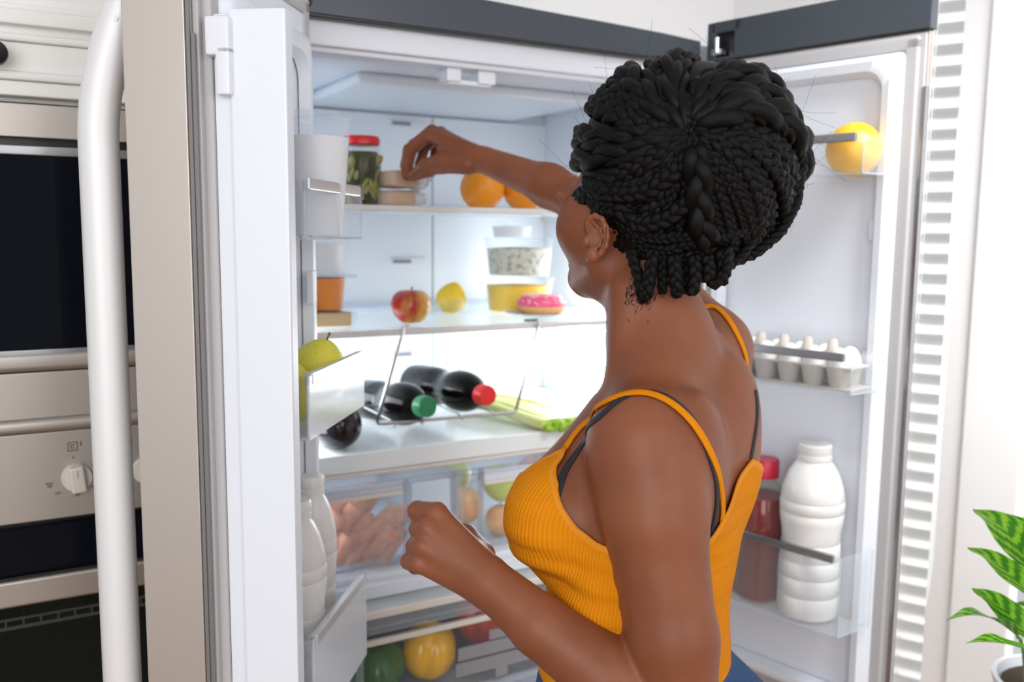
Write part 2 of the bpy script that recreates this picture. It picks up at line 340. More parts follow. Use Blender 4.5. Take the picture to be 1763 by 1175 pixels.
RP_ = [(.062, .030), (.085, .122), (.402, .122), (.418, .030)]
for z0, z1, q in ((1.388, 1.462, 'clear'), (1.135, 1.217, 'bin'), (.735, .868, 'bin')): bin_(dl, 1, LP_, z0, z1, q, s0=.160, s1=.378, nf=.097)
for z0, z1 in ((1.505, 1.572), (1.120, 1.190), (.672, .822)): bin_(dr, -1, RP_, z0, z1, s0=.095, s1=.388, nf=.120)

# ------------------------------------------------------------------ oven wall on the left
KY = 0.0   # front plane of the tall units
tc_ = thing('tall_cabinet', 'white panelled cupboard with black knob above the microwave', 'cabinet', (-.90, KY, 0))
b = MB(); b.box(-.30, .37, .02, .60, 1.585, 2.4); b.box(-.30, .37, .02, .60, 0, .30); b.box(.325, .37, .0, .60, .30, 1.585); b.box(-.30, -.297, .02, .6, .3, 1.585); b.obj('carcass', 'cab', tc_)
dd = box('door', 'cab', tc_, -.297, .36, -.004, .02, 1.590, 2.38, r=.003)
b = MB()
for z0, z1, y0 in ((1.590, 1.612, -.014), (1.612, 1.624, -.022), (1.624, 1.667, -.012), (1.667, 1.678, -.018), (1.690, 1.712, -.020), (1.712, 1.722, -.012)): b.box(-.297, .36, y0, .0, z0, z1, .004)
b.obj('moulding', 'cab', dd)
b = MB(); b.lathe([(.009, 0), (.007, .012), (.012, .018), (.018, .026), (.017, .034), (.008, .040)], 20, Matrix.Translation((.008, -.012, 1.644)) @ Matrix.Rotation(PI/2, 4, 'X')); b.obj('knob', 'black', dd)
mw = thing('built_in_microwave', 'built-in microwave with black glass front in steel frame above the oven', 'microwave', (-.90, KY, 1.2))
box('steel_fascia', 'steelh', mw, -.29, .32, -.004, .02, .332, .381, r=.002)
box('gap', 'black', mw, -.29, .32, .012, .02, .318, .334)
b = MB(); b.box(-.29, .32, -.008, .02, .306, .320, .002); b.box(-.29, .32, -.008, .02, .0, .017, .002); b.obj('frame', 'rail', mw)
box('glass_front', 'blackglass', mw, -.285, .315, -.006, .015, .017, .306, r=.001)
box('body', 'black', mw, -.285, .315, .02, .45, .0, .38)
def text(s, size, loc, m, parent, name, rot=(PI/2, 0, 0)):
    cu = bpy.data.curves.new(name, 'FONT'); cu.body = s; cu.size = size; cu.align_x = 'CENTER'; cu.align_y = 'CENTER'; cu.extrude = .0002
    o = bpy.data.objects.new(name, cu); me = bpy.data.meshes.new_from_object(o); bpy.data.objects.remove(o); me.materials.clear(); me.materials.append(MT[m])
    o = bpy.data.objects.new(name, me); COL.objects.link(o); o.parent = parent; o.location = loc; o.rotation_euler = rot; return o
for z in (.19, .172): text('12' if z > .18 else '10', .008, (.193, -.0064, z-.07), 'label', mw, 'print')
ov = thing('built_in_oven', 'built-in steel oven with cream knobs and dark glass door below the microwave', 'oven', (-.90, KY, .55))
b = MB(); b.box(-.29, .32, -.010, .02, .632, .664, .010, 3); b.box(-.29, .32, -.006, .02, .560, .632, .002); b.box(-.29, .32, -.014, .02, .538, .562, .009, 3); b.obj('vent_trim', 'steelh', ov)
box('vent_gap', 'black', ov, -.29, .32, .0, .02, .630, .634)
cp = box('control_panel', 'steelh', ov, -.29, .32, -.006, .02, .400, .538, r=.002)
for kx in (.088, .190):
    b = MB(); b.lathe([(.0225, 0), (.0225, .004), (.021, .007)], 32, Matrix.Translation((kx, -.006, .462)) @ Matrix.Rotation(PI/2, 4, 'X'))
    k = b.obj('knob', 'knob', cp)
    b = MB(); b.box(-.011, .011, -.021, .021, .004, .022, .004, 3, Matrix.Translation((kx, -.006, .462)) @ Matrix.Rotation(-.1, 4, 'Y') @ Matrix.Rotation(PI/2, 4, 'X')); b.obj('grip', 'knob', k)
    b = MB(); b.box(kx-.0006, kx+.0006, -.0285, -.027, .466, .478); b.obj('pointer', 'label', k)
b = MB(); x, z = .084, .512
for q in ((x-.007, x+.007, z+.006, z+.007), (x-.007, x+.007, z-.007, z-.006), (x-.007, x-.006, z-.007, z+.007), (x+.006, x+.007, z-.007, z+.007), (x-.003, x+.003, z+.002, z+.003), (x-.003, x-.002, z-.003, z+.003), (x-.003, x+.003, z-.003, z-.002), (x+.011, x+.0125, z, z+.007), (x-.001, x+.0015, z-.0185, z-.0165)): b.box(q[0], q[1], -.0066, -.0058, q[2], q[3])
b.obj('oven_symbol', 'ink', cp)
for s, px, pz in (('MAX', .049, .457), ('240', .049, .4525), ('220', .060, .4405), ('200', .087, .434), ('180', .110, .4445), ('50', .112, .480), ('3', .166, .446), ('4', .206, .440)): text(s, .0052, (px, -.0066, pz), 'ink', cp, 'scale_mark')
box('gap', 'black', ov, -.29, .32, .010, .02, .392, .402)
box('door_top', 'blackglass', ov, -.29, .32, -.008, .02, .318, .392, r=.002)
hb = MB(); hb.box(-.29, .32, -.034, -.012, .278, .320, .005, 3); hb.box(-.285, -.26, -.03, 0, .285, .312); hb.box(.29, .315, -.03, 0, .285, .312); hb.obj('door_handle', 'steelh', ov)
dg = box('door_glass', 'clear', ov, -.29, .32, -.010, -.004, -.25, .318, r=.001); dg.data.materials[0] = clear('dark_oven_glass', (.58, .60, .58), .06, (.02, .022, .02), .05, .4)
b = MB(); b.box(-.28, .31, .02, .45, -.25, -.245); b.box(-.28, -.275, .02, .45, -.25, .39); b.box(.305, .31, .02, .45, -.25, .39); b.box(-.28, .31, .45, .455, -.25, .39); b.box(-.28, .31, .02, .45, .385, .39); b.obj('cavity', 'ovenglass', ov)
b = MB(); b.tube([(-.27, .03, .222), (.30, .03, .222)], .003, 6); b.tube([(-.27, .03, .236), (.30, .03, .236)], .0022, 6)
for i in range(24): X = -.268+i*.0247; b.tube([(X, .03, .236), (X, .0305, .222), (X, .40, .222)], .0015, 5)
b.obj('wire_rack', 'cab', ov)
ov2 = thing('overhead_cabinet', 'grey-blue cupboard front above the refrigerator', 'cabinet', (0, 0, 0))
box('front', mat('blue_grey_paint', (.30, .36, .40), .5), ov2, -.52, .02, .32, .80, 1.90, 2.4, r=.003)

# ------------------------------------------------------------------ food materials
def spots(name, c1, c2, c3, scale, lo, hi, rough=.4, sub=.0, stretch=(1, 1, 1)):
    m = mat(name, c1, rough, noise=((scale*stretch[0], scale*stretch[1], scale*stretch[2]), c2, lo, hi)); 
    if sub: m.node_tree.nodes['Principled BSDF'].inputs['Subsurface Weight'].default_value = sub; m.node_tree.nodes['Principled BSDF'].inputs['Subsurface Scale'].default_value = .01
    return m
F = dict(apple=spots('red_apple_skin', (.45, .03, .02), (.75, .42, .08), 0, 22, .42, .66, .25, stretch=(1, 1, .35)),
         orange=mat('orange_peel', (.86, .30, .01), .42, bump=((350, 350, 350), .25, .0006)), grape=mat('grapefruit_peel', (.90, .45, .01), .4, bump=((300, 300, 300), .25, .0006), noise=((9, 9, 9), (.93, .56, .05), .45, .7)),
         pear=mat('pear_skin', (.64, .58, .05), .38, noise=((160, 160, 160), (.52, .44, .05), .60, .72)), quince=mat('quince_skin', (.83, .55, .02), .4),
         cola=mat('cola_bottle', (.004, .003, .003), .14, spec=.18), green=mat('green_cap', (.01, .22, .08), .35), red=mat('red_cap', (.72, .02, .02), .32),
         aub=mat('aubergine_skin', (.012, .006, .012), .16), celery=mat('celery_stalk', (.66, .72, .20), .4, noise=((6, 6, 6), (.80, .82, .45), .4, .65)), celeaf=mat('celery_leaf', (.30, .52, .04), .5),
         carrot=mat('carrot_skin', (.68, .22, .09), .55, noise=((60, 60, 60), (.76, .33, .16), .4, .6)), gapple=mat('green_apple_skin', (.60, .66, .12), .32, noise=((14, 14, 14), (.72, .66, .22), .45, .65)), onion=mat('onion_skin', (.72, .34, .12), .4, noise=((8, 8, 30), (.85, .55, .3), .4, .65)),
         ypep=mat('yellow_pepper_skin', (.86, .43, .002), .2), gpep=mat('green_pepper_skin', (.03, .13, .015), .2), tomato=mat('tomato_skin', (.55, .05, .02), .22), stem=mat('fruit_stem', (.16, .10, .04), .7), gstem=mat('green_stem', (.14, .28, .04), .6),
         egg=mat('egg_shell', (.86, .84, .81), .5), pulp=mat('carton_pulp', (.55, .51, .46), .9, bump=((250, 250, 250), .5, .001)), milk=mat('milk_bottle_white', (.74, .73, .72), .3), cup=mat('white_yogurt', (.80, .76, .74), .5), juice=mat('red_juice', (.20, .012, .008), .12, spec=.6), redcap=mat('crimson_cap', (.55, .01, .05), .35),
         pickle=clear('pickle_brine', (.42, .38, .16), .55, (.06, .05, .012), .2, .2), gherkin=mat('gherkin_skin', (.32, .30, .07), .35), bread=mat('brown_crust', (.60, .42, .30), .7), wrap=clear('crumpled_wrap', (.97, .97, .98), .35, (.9, .9, .9), .15, .5),
         carrotp=mat('orange_puree', (.85, .25, .01), .4), tub=mat('white_tub', (.80, .82, .86), .4), cake=mat('biscuit', (.70, .48, .26), .7), grain=mat('rice_salad', (.60, .58, .50), .8, noise=((90, 90, 90), (.30, .32, .25), .5, .62), bump=((120, 120, 120), .8, .003)), mango=mat('yellow_mousse', (.90, .58, .03), .4), 
         dough=mat('donut_dough', (.74, .42, .16), .6), icing=mat('pink_icing', (.80, .10, .22), .3), sprinkle=mat('pale_sprinkle', (.90, .66, .72), .5), plate=mat('grey_plate', (.62, .64, .67), .35), leaf=None)
F['jarglass'] = clear('jar_glass', (.93, .95, .93), .02, (.9, .95, .92), .04, .35)
MT.update({k: v for k, v in F.items() if v})

# ------------------------------------------------------------------ food on the shelves
def bumpy(amp, k, seed):
    r = random.Random(seed); ph = [(Vector((r.uniform(-1, 1), r.uniform(-1, 1), r.uniform(-1, 1)))*k, r.uniform(0, 6)) for _ in range(4)]
    return lambda n, q: q*(1+amp*sum(math.sin(a.dot(n)*3+p) for a, p in ph)/2)
jar = thing('pickle_jar', 'glass jar of gherkins with red lid on the top shelf', 'jar', (-.265, .20, 1.447))
MB().lathe([(.036, 0), (.040, .005), (.0405, .095), (.036, .112), (.034, .118), (.034, .125)], 36).obj('glass_body', 'jarglass', jar)
MB().lathe([(.034, .003), (.0370, .008), (.037, .094), (.033, .108)], 32).obj('brine', 'pickle', jar)
MB().lathe([(.036, .121), (.0375, .122), (.0375, .134), (.035, .138), (.01, .1375)], 36).obj('lid', 'red', jar)
r = random.Random(3)
for i in range(26):
    a = r.uniform(-2.9, .1); z = .018+.072*r.random(); R = .0285
    MB().ball((0, 0, 0), (.0075, .010, .017+.006*r.random()), 2).obj('gherkin', 'gherkin', jar, (R*math.cos(a), R*math.sin(a), z), (r.uniform(-.8, .8), r.uniform(-.6, .6), a+PI/2))
def packet(z, lab, seed, x, y):
    t = thing('food_packet', lab, 'food packet', (x-.030, y, z), .15, 'wrapped blocks in the hand')
    MB().box(-.06, .0, -.035, .045, 0, .033, .010, 3).obj('bread_block', 'bread', t)
    r = random.Random(seed)
    def crumple(n, q): return q*(1+.28*math.sin(n.x*9+seed)*math.sin(n.y*8+1)*math.sin(n.z*7+seed))
    MB().ball((.010, 0, .016), (.020, .040, .019), 3, fn=crumple).obj('wrapper_end', 'wrap', t)
packet(1.447, 'brown wrapped block lying on the top shelf underneath the one being held', 1, -.150, .165)
packet(1.485, 'brown wrapped block gripped by the fingertips of the reaching hand', 5, -.143, .160)
def fruit(name, lab, cat, loc, r, m, prof=None, stem='stem', group=None, seed=1, rot=None, sl=.012):
    t = thing(name, lab, cat, loc, 0, group, rot)
    fn = bumpy(.02, 1.3, seed)
    def shape(n, q):
        q = fn(n, q); 
        if prof == 'apple': h = math.hypot(n.x, n.y); q.z *= .92; q.z -= (.34*r*math.exp(-(h/.30)**2) if n.z > 0 else -.16*r*math.exp(-(h/.3)**2)); q.x *= 1+.10*n.z; q.y *= 1+.10*n.z
        if prof == 'pear': q.z *= 1.08; k = 1-.30*max(0, n.z)**1.3; q.x *= k; q.y *= k
        if prof == 'lemon': q.z *= 1.15+.12*abs(n.z)**6
        if prof == 'pepper': a = math.atan2(n.y, n.x); k = (.84+.26*abs(math.cos(2*a))**.6*(1-abs(n.z)**4))*(1.0-.14*max(0, -n.z)); q.x *= k; q.y *= k; q.z *= 1.12; q.z -= .45*r*math.exp(-(math.hypot(n.x, n.y)/.35)**2)*(1 if n.z > 0 else -.5)
        return q
    body = MB().ball((0, 0, r*.92), r, 4, fn=shape).obj('skin', m, t)
    zt = {'apple': 1.50, 'pear': 1.96, 'pepper': 1.60}.get(prof, 1.88)*r
    if stem: MB().tube([(0, 0, zt-.004), (.001, 0, zt+sl*.6), (.003, .001, zt+sl)], [.0016, .0013, .002], 7).obj('stem', stem, t)
    return t
fruit('orange', 'whole orange on the top shelf directly below the reaching forearm', 'orange', (-.020, .150, 1.447), .046, 'orange', stem='gstem', sl=.002, seed=3, rot=(.0, 0, 0))
fruit('orange', 'orange half hidden behind the elbow end of the forearm, top shelf', 'orange', (.078, .140, 1.447), .047, 'orange', stem='gstem', sl=.002, seed=4)
fruit('apple', 'red and yellow apple standing alone at the front of the middle shelf', 'apple', (-.165, .185, 1.207), .0415, 'apple', 'apple', seed=5, sl=.016)
# lemon-yellow fruit in a clear bag
bagx, bagy = .020, .40
fruit('lemon', 'yellow lemon in a clear bowl on the middle shelf', 'lemon', (bagx, bagy, 1.212), .036, 'quince', 'pear', seed=8, stem=None, rot=(.15, .25, 0))
t = thing('clear_bowl', 'small clear plastic bowl under the yellow lemon', 'bowl', (bagx, bagy, 1.2075))
MB().lathe([(.028, 0), (.034, .004), (.046, .034), (.048, .036), (.045, .036), (.033, .006), (.0, .004)], 28, close=False).obj('bowl_body', 'clear', t)
# left stack
X, Y = -.322, .235
t = thing('biscuit_box', 'clear box of pale biscuits at the bottom of the left stack on the middle shelf', 'box', (X, Y, 1.207))
MB().box(-.055, .033, -.04, .04, .002, .030, .004).obj('contents', 'cake', t); MB().box(-.060, .045, -.045, .045, 0, .032, .005).obj('box_shell', 'clear', t)
t = thing('puree_tub', 'tub of orange puree in the middle of the left stack', 'tub', (X-.01, Y, 1.2395))
MB().lathe([(.034, .002), (.040, .066)], 28).obj('contents', 'carrotp', t); MB().lathe([(.035, 0), (.042, .068)], 28).obj('tub_wall', 'clear', t)
MB().box(-.05, .056, -.042, .042, .068, .073, .002).obj('tray_lid', 'frost', t)
t = thing('white_pot', 'plain white pot on top of the left stack', 'pot', (X-.012, Y, 1.313))
MB().lathe([(.036, 0), (.037, .002), (.040, .055), (.043, .056), (.043, .063), (.01, .064)], 28).obj('pot_body', 'tub', t)
# right stack
X, Y = .205, .385
def tub(lab, z, h, cont, fill, r0=.074, r1=.084):
    t = thing('food_tub', lab, 'food tub', (X, Y, z))
    k = lambda u: r0+(r1-r0)*u
    MB().lathe([(k(.0)-.003, .003), (k(fill)-.004, h*fill), (.02, h*fill+.004)], 36).obj('contents', cont, t)
    MB().lathe([(r0, 0), (r1, h), (r1+.003, h), (r1+.003, h+.006), (r1-.002, h+.008), (.0, h+.008)], 36, close=False).obj('tub_wall', 'clear', t)
tub('round clear tub of yellow mousse at the bottom of the right stack', 1.207, .078, 'mango', .82)
tub('round clear tub of speckled rice salad stacked on the yellow one', 1.294, .085, 'grain', .78)
t = thing('white_lid_tub', 'small white tub on top of the rice salad tub', 'tub', (X-.02, Y, 1.388)); MB().lathe([(.044, 0), (.046, .02), (.048, .02), (.048, .026), (.01, .028)], 28).obj('tub_body', 'tub', t)
t = thing('plate', 'round grey plate under the pink donut', 'plate', (.195, .250, 1.207)); MB().lathe([(.045, 0), (.055, .002), (.092, .009), (.093, .011), (.055, .005), (.0, .004)], 40, close=False).obj('dish', 'plate', t)
dn = thing('donut', 'pink iced donut with pale sprinkles on a grey plate', 'donut', (.187, .248, 1.212))
def torus(R, r, z, kz, n=40, m=16, top=False):
    v, f = [], []
    for i in range(n):
        for j in range(m):
            a = 2*PI*i/n; c = 2*PI*j/m; wob = 1+(.10*math.sin(a*7)+.06*math.sin(a*4+1)) * (1 if top and math.sin(c) < .2 else 0)
            v.append(((R+r*math.cos(c))*math.cos(a), (R+r*math.cos(c))*math.sin(a), z+r*kz*max(math.sin(c), -.25 if top else -1)*wob))
    for i in range(n):
        for j in range(m): f.append((i*m+j, ((i+1) % n)*m+j, ((i+1) % n)*m+(j+1) % m, i*m+(j+1) % m))
    return MB().add(v, f)
torus(.033, .022, .018, .85).obj('dough_ring', 'dough', dn); torus(.033, .0232, .024, .88, top=True).obj('icing', 'icing', dn)
r = random.Random(2); b = MB()
for i in range(150):
    a = r.uniform(0, 2*PI); c = r.uniform(.1, 3.0); p = Vector(((.033+.0235*math.cos(c))*math.cos(a), (.033+.0235*math.cos(c))*math.sin(a), .024+.0208*math.sin(c)))
    q = Vector((r.uniform(-1, 1), r.uniform(-1, 1), r.uniform(-.4, .4))).normalized()*.0030; b.tube([p-q, p+q], .0014, 5)
tag(b.obj('sprinkles', 'sprinkle', dn), kind='stuff')
# wire rack with two bottles under the middle shelf
wr = thing('wire_bottle_rack', 'bent wire bottle rack hung from the front edge of the middle shelf', 'rack', (0, 0, 0))
def framewire(y): return [(-.205, y+.008, 1.214), (-.222, y-.014, 1.216), (-.224, y-.012, 1.205), (-.274, y, 1.030), (-.272, y, 1.026), (-.262, y, 1.024), (.030, y, 1.020), (.036, y, 1.022), (.040, y, 1.030), (.083, y-.012, 1.205), (.081, y-.014, 1.216), (.062, y+.008, 1.214)]
MB().tube(framewire(.10), .0034, 8).obj('front_hoop', 'rail', wr)
MB().tube([(x, y, z) for x, y, z in framewire(.40)[2:-2]], .0028, 8).obj('rear_hoop', 'rail', wr)
for x in (-.235, -.175, -.085, -.01): MB().tube([(x, .10, 1.023), (x+.004, .115, 1.012), (x, .13, 1.023), (x, .40, 1.025)], .0022, 6).obj('cross_wire', 'rail', wr)
def bottle(lab, x, y, z, capm, rz, tilt):
    t = thing('cola_bottle', lab, 'bottle', (x, y, z), 0, None, (PI/2-tilt, 0, rz))
    prof = [(.030, -.30), (.042, -.295), (.044, -.27), (.044, -.20), (.043, -.185), (.038, -.165), (.036, -.150), (.039, -.130), (.0445, -.105), (.0455, -.085), (.043, -.065), (.037, -.045), (.028, -.030), (.018, -.020), (.0145, -.016), (.0145, -.004)]
    MB().lathe(prof, 36).obj('bottle_body', 'cola', t)
    b = MB(); cp = [(.0155, -.012), (.0158, .012), (.0145, .0145), (.004, .0145)]; b.lathe([(r_*1.35, z_*1.1) for r_, z_ in cp], 32)
    for i in range(32): a = 2*PI*i/32; b.tube([(.0214*math.cos(a), .0214*math.sin(a), -.012), (.0214*math.cos(a), .0214*math.sin(a), .012)], .0007, 4)
    b.obj('cap', capm, t)
bottle('dark cola bottle with green cap lying on the wire rack', -.176, .095, 1.052, 'green', .10, .10)
bottle('dark cola bottle with red cap lying on the wire rack', -.030, .115, 1.060, 'red', .10, .05)
ag = thing('aubergine', 'dark purple aubergine end lying on the glass deck at left', 'aubergine', (-.340, .215, 1.021))
MB().lathe([(.001, -.125), (.020, -.122), (.036, -.110), (.045, -.088), (.049, -.05), (.047, .0), (.039, .05), (.029, .09), (.018, .115)], 36, Matrix.Rotation(-PI/2, 4, 'X')).obj('skin', 'aub', ag)
MB().ball((0, .118, .0), (.022, .018, .022), 2).obj('calyx', 'gstem', ag)
A, B = Vector((.105, .40, 1.005)), Vector((.150, .085, .992))
ce = thing('celery_bunch', 'pale green celery bunch lying on the glass deck below the bottles', 'celery', (A+B)/2)
for i in range(7):
    o = Vector((-.060+.0195*i, 0, .010*((i*3) % 3)-.006)); mid = Vector((.02*math.sin(i), 0, .006))
    P = [A-(A+B)/2+o*1.0+Vector((-.02, 0, 0)), mid+o*.9, B-(A+B)/2+o*.75]
    Q = [P[0].lerp(P[1], k/5) for k in range(5)]+[P[1].lerp(P[2], k/5) for k in range(6)]
    MB().tube(Q, [(.0115+.005*k/10) for k in range(11)], 10, flat=.7).obj('stalk', 'celery', ce)
for i in range(6):
    q = B-(A+B)/2+Vector((-.045+.017*i, -.012, .006*(i % 2)-.008)); MB().ball(q, (.011, .012, .012), 2, fn=bumpy(.25, 2.5, i)).obj('leaf_tip', 'celeaf', ce)
# crispers
r = random.Random(11)
k = 0
for row in range(3):
    for i in range(5 if row < 2 else 4):
        L = r.uniform(.085, .125); x = -.372+.034*i+r.uniform(-.006, .006); y = .125+.035*row*.4+r.uniform(0, .02); z = .762+.040*row
        t = thing('carrot', 'small orange carrot in the left crisper drawer, %s, %s' % (['bottom layer', 'middle layer', 'top layer'][row], ['at the left wall', 'second from left', 'third from left', 'fourth from left', 'beside the side plate'][i]), 'carrot', (x, y+.0, z), 0, 'carrots in the left crisper drawer', (r.uniform(-.15, .15), r.uniform(.3, 1.2), r.uniform(-.5, .5)))
        prof = [(.0005, -L/2), (.008, -L/2+.006), (.014, -L/4), (.0185, L*.1), (.0210, L*.38), (.018, L/2-.003), (.005, L/2)]
        MB().lathe(prof, 14).obj('root', 'carrot', t); MB().lathe([(.004, L/2-.002), (.003, L/2+.003)], 8).obj('crown', 'stem', t)
fruit('green_apple', 'green apple at the front of the right crisper drawer', 'apple', (.035, .150, .812), .047, 'gapple', 'apple', seed=21)
fruit('green_apple', 'green apple behind the left pane of the right crisper drawer', 'apple', (-.045, .24, .815), .044, 'gapple', 'apple', seed=22)
fruit('red_apple', 'reddish apple at the right end of the crisper drawer behind her chest', 'apple', (.140, .19, .815), .042, 'apple', 'apple', seed=26)
fruit('onion', 'brown onion at the left of the right crisper drawer', 'onion', (-.060, .150, .780), .040, 'onion', seed=23, sl=.014)
for x, y, lab in ((.03, .150, 'brown onion beneath the green apple in the right crisper drawer'), (.12, .15, 'brown onion beneath the reddish apple in the right crisper drawer'), (-.055, .22, 'brown onion under the rear green apple in the right crisper drawer')): fruit('onion', lab, 'onion', (x, y, .740), .034, 'onion', seed=int(x*100)+50, sl=.010)
fruit('green_pepper', 'dark green pepper at the left of the pantry drawer', 'pepper', (-.292, .078, .482), .057, 'gpep', 'pepper', 'gstem', seed=31)
fruit('yellow_pepper', 'yellow pepper in the pantry drawer', 'pepper', (-.180, .088, .492), .056, 'ypep', 'pepper', 'gstem', seed=32, rot=(.1, .15, .4))
fruit('red_pepper', 'red pepper behind the grey print of the pantry drawer', 'pepper', (-.020, .14, .510), .058, 'tomato', 'pepper', 'gstem', seed=33)
fruit('tomato', 'red tomato at the right of the pantry drawer', 'tomato', (.10, .09, .482), .048, 'tomato', seed=34, stem='gstem')

# ------------------------------------------------------------------ things in the door racks
p = ld(.245, .066, 1.3915)
t = thing('dessert_cup', 'tall clear cup of white yogurt in the upper left door rack', 'cup', p)
MB().lathe([(.033, .002), (.044, .135)], 36).obj('contents', 'cup', t)
MB().lathe([(.034, 0), (.0465, .160)], 36, close=False).obj('cup_wall', 'frost', t)
MB().lathe([(.0465, .155), (.0495, .157), (.0495, .164), (.046, .168), (.0, .167)], 36, close=False).obj('lid', 'clear', t)
for s, n, z, r_, lab, seed, rt_ in ((.235, .046, 1.166, .043, 'yellow pear at the hinge end of the left door rack', 41, (.35, .1, .4)), (.330, .046, 1.150, .040, 'yellow pear nearest the mullion in the left door rack', 42, (.2, -.2, 1)), (.372, .040, 1.205, .034, 'yellow pear perched on top at the mullion end of the left door rack', 43, (.2, .3, 2))):
    fruit('pear', lab, 'pear', ld(s, n, z), r_, 'pear', 'pear', seed=seed, rot=rt_)
def milk_bottle(lab, loc, rz=0, h=.33, rad=.058):
    t = thing('milk_bottle', lab, 'bottle', loc, rz, 'white milk bottles')
    k = h/.33; R = rad
    prof = [(R*.80, 0), (R*.93, .006), (R*.97, .02), (R*.97, .043), (R*.94, .046), (R*.97, .049), (R*.98, .078), (R*.95, .081), (R*.98, .084), (R*.97, .110), (R*.93, .113), (R*.95, .116), (R*.93, .142), (R*.89, .145), (R*.91, .148), (R*.92, .165), (R*.98, .185), (R*1.0, .2), (R*.97, .203), (R*1.01, .206), (R*1.01, .222), (R*.98, .225), (R*1.0, .228), (R*.93, .25), (R*.78, .275), (R*.60, .292), (R*.50, .298), (R*.48, .303)]
    MB().lathe([(a, z*k) for a, z in prof], 40).obj('bottle_body', 'milk', t)
    MB().lathe([(R*.54, .301*k), (R*.54, .309*k), (R*.51, .310*k), (R*.53, .312*k), (R*.53, .327*k), (R*.48, .330*k), (.005, .330*k)], 36).obj('cap', 'milk', t)
milk_bottle('white milk bottle beside the red-capped juice in the right door rack', rd(.312, .066, .6755), h=.335, rad=.059)
milk_bottle('white milk bottle nearest the mullion in the lower left door rack', ld(.300, .046, .739), h=.290, rad=.042)
milk_bottle('white milk bottle at the hinge end of the lower left door rack', ld(.212, .038, .739), h=.300, rad=.036)
t = thing('juice_bottle', 'bottle of dark red juice with crimson cap in the right door rack', 'bottle', rd(.206, .066, .6755))
MB().lathe([(.040, .003), (.050, .012), (.051, .17), (.049, .19), (.043, .212)], 36).obj('juice', 'juice', t)
MB().lathe([(.041, 0), (.052, .010), (.0535, .03), (.0525, .05), (.0535, .07), (.0525, .09), (.0535, .11), (.0525, .13), (.0535, .17), (.050, .195), (.040, .222), (.026, .242), (.0235, .246), (.0235, .254)], 36).obj('bottle_wall', 'jarglass', t)
b = MB(); b.lathe([(.0295, .250), (.0295, .282), (.027, .2855), (.004, .2855)], 36); b.obj('cap', 'redcap', t)
t = thing('amber_bottle', 'amber bottle mostly hidden behind her back in the right door rack', 'bottle', rd(.135, .060, .6755))
MB().lathe([(.030, 0), (.034, .006), (.034, .17), (.024, .21), (.013, .235), (.013, .262)], 28).obj('bottle_body', mat('amber_drink', (.45, .18, .02), .15), t)
MB().lathe([(.016, .258), (.016, .275), (.004, .276)], 24).obj('cap', 'milk', t)
fruit('grapefruit', 'yellow grapefruit alone in the upper right door rack', 'grapefruit', rd(.352, .074, 1.5085), .0485, 'grape', seed=51, stem='gstem', sl=.001, rot=(0, .3, 0))
eg = thing('egg_carton', 'grey pulp egg carton in the middle right door rack', 'egg carton', rd(0, 0, 1.1235), math.atan2(DR[1], DR[0]))
b = MB(); b.box(.088, .398, -.112, -.036, .0, .004, .001)
b.obj('base', 'pulp', eg)
SS = [.118+.0495*i for i in range(6)]
for s in SS:
    for n in (.055, .093):
        MB().lathe([(.013, .002), (.0165, .005), (.0238, .042), (.0228, .042), (.012, .016)], 14, Matrix.Translation((s, -n, 0))).obj('cup', 'pulp', eg)
MB().box(.090, .396, -.1115, -.037, .038, .043, .002).obj('rim', 'pulp', eg)
for i in range(5):
    s = SS[i]+.0248; MB().lathe([(.016, .03), (.013, .055), (.0085, .084), (.006, .088), (.003, .0885)], 12, Matrix.Translation((s, -.074, 0))).obj('post', 'pulp', eg)
for i, s in enumerate(SS):
    for n, row in ((.055, 'back'), (.093, 'front')):
        word = ['at the hinge end', 'second from the hinge end', 'third from the hinge end', 'third from the free end', 'second from the free end', 'at the free end'][i]
        t = thing('egg', 'white egg %s of the %s row in the carton' % (word, row), 'egg', rd(s, n, 1.1235+.020), rnd.uniform(0, 3), 'eggs in the carton')
        MB().ball((0, 0, .027), (.0205, .0205, .0285), 3, fn=lambda m_, q: Vector((q.x*(1-.10*m_.z), q.y*(1-.10*m_.z), q.z))).obj('shell', 'egg', t)

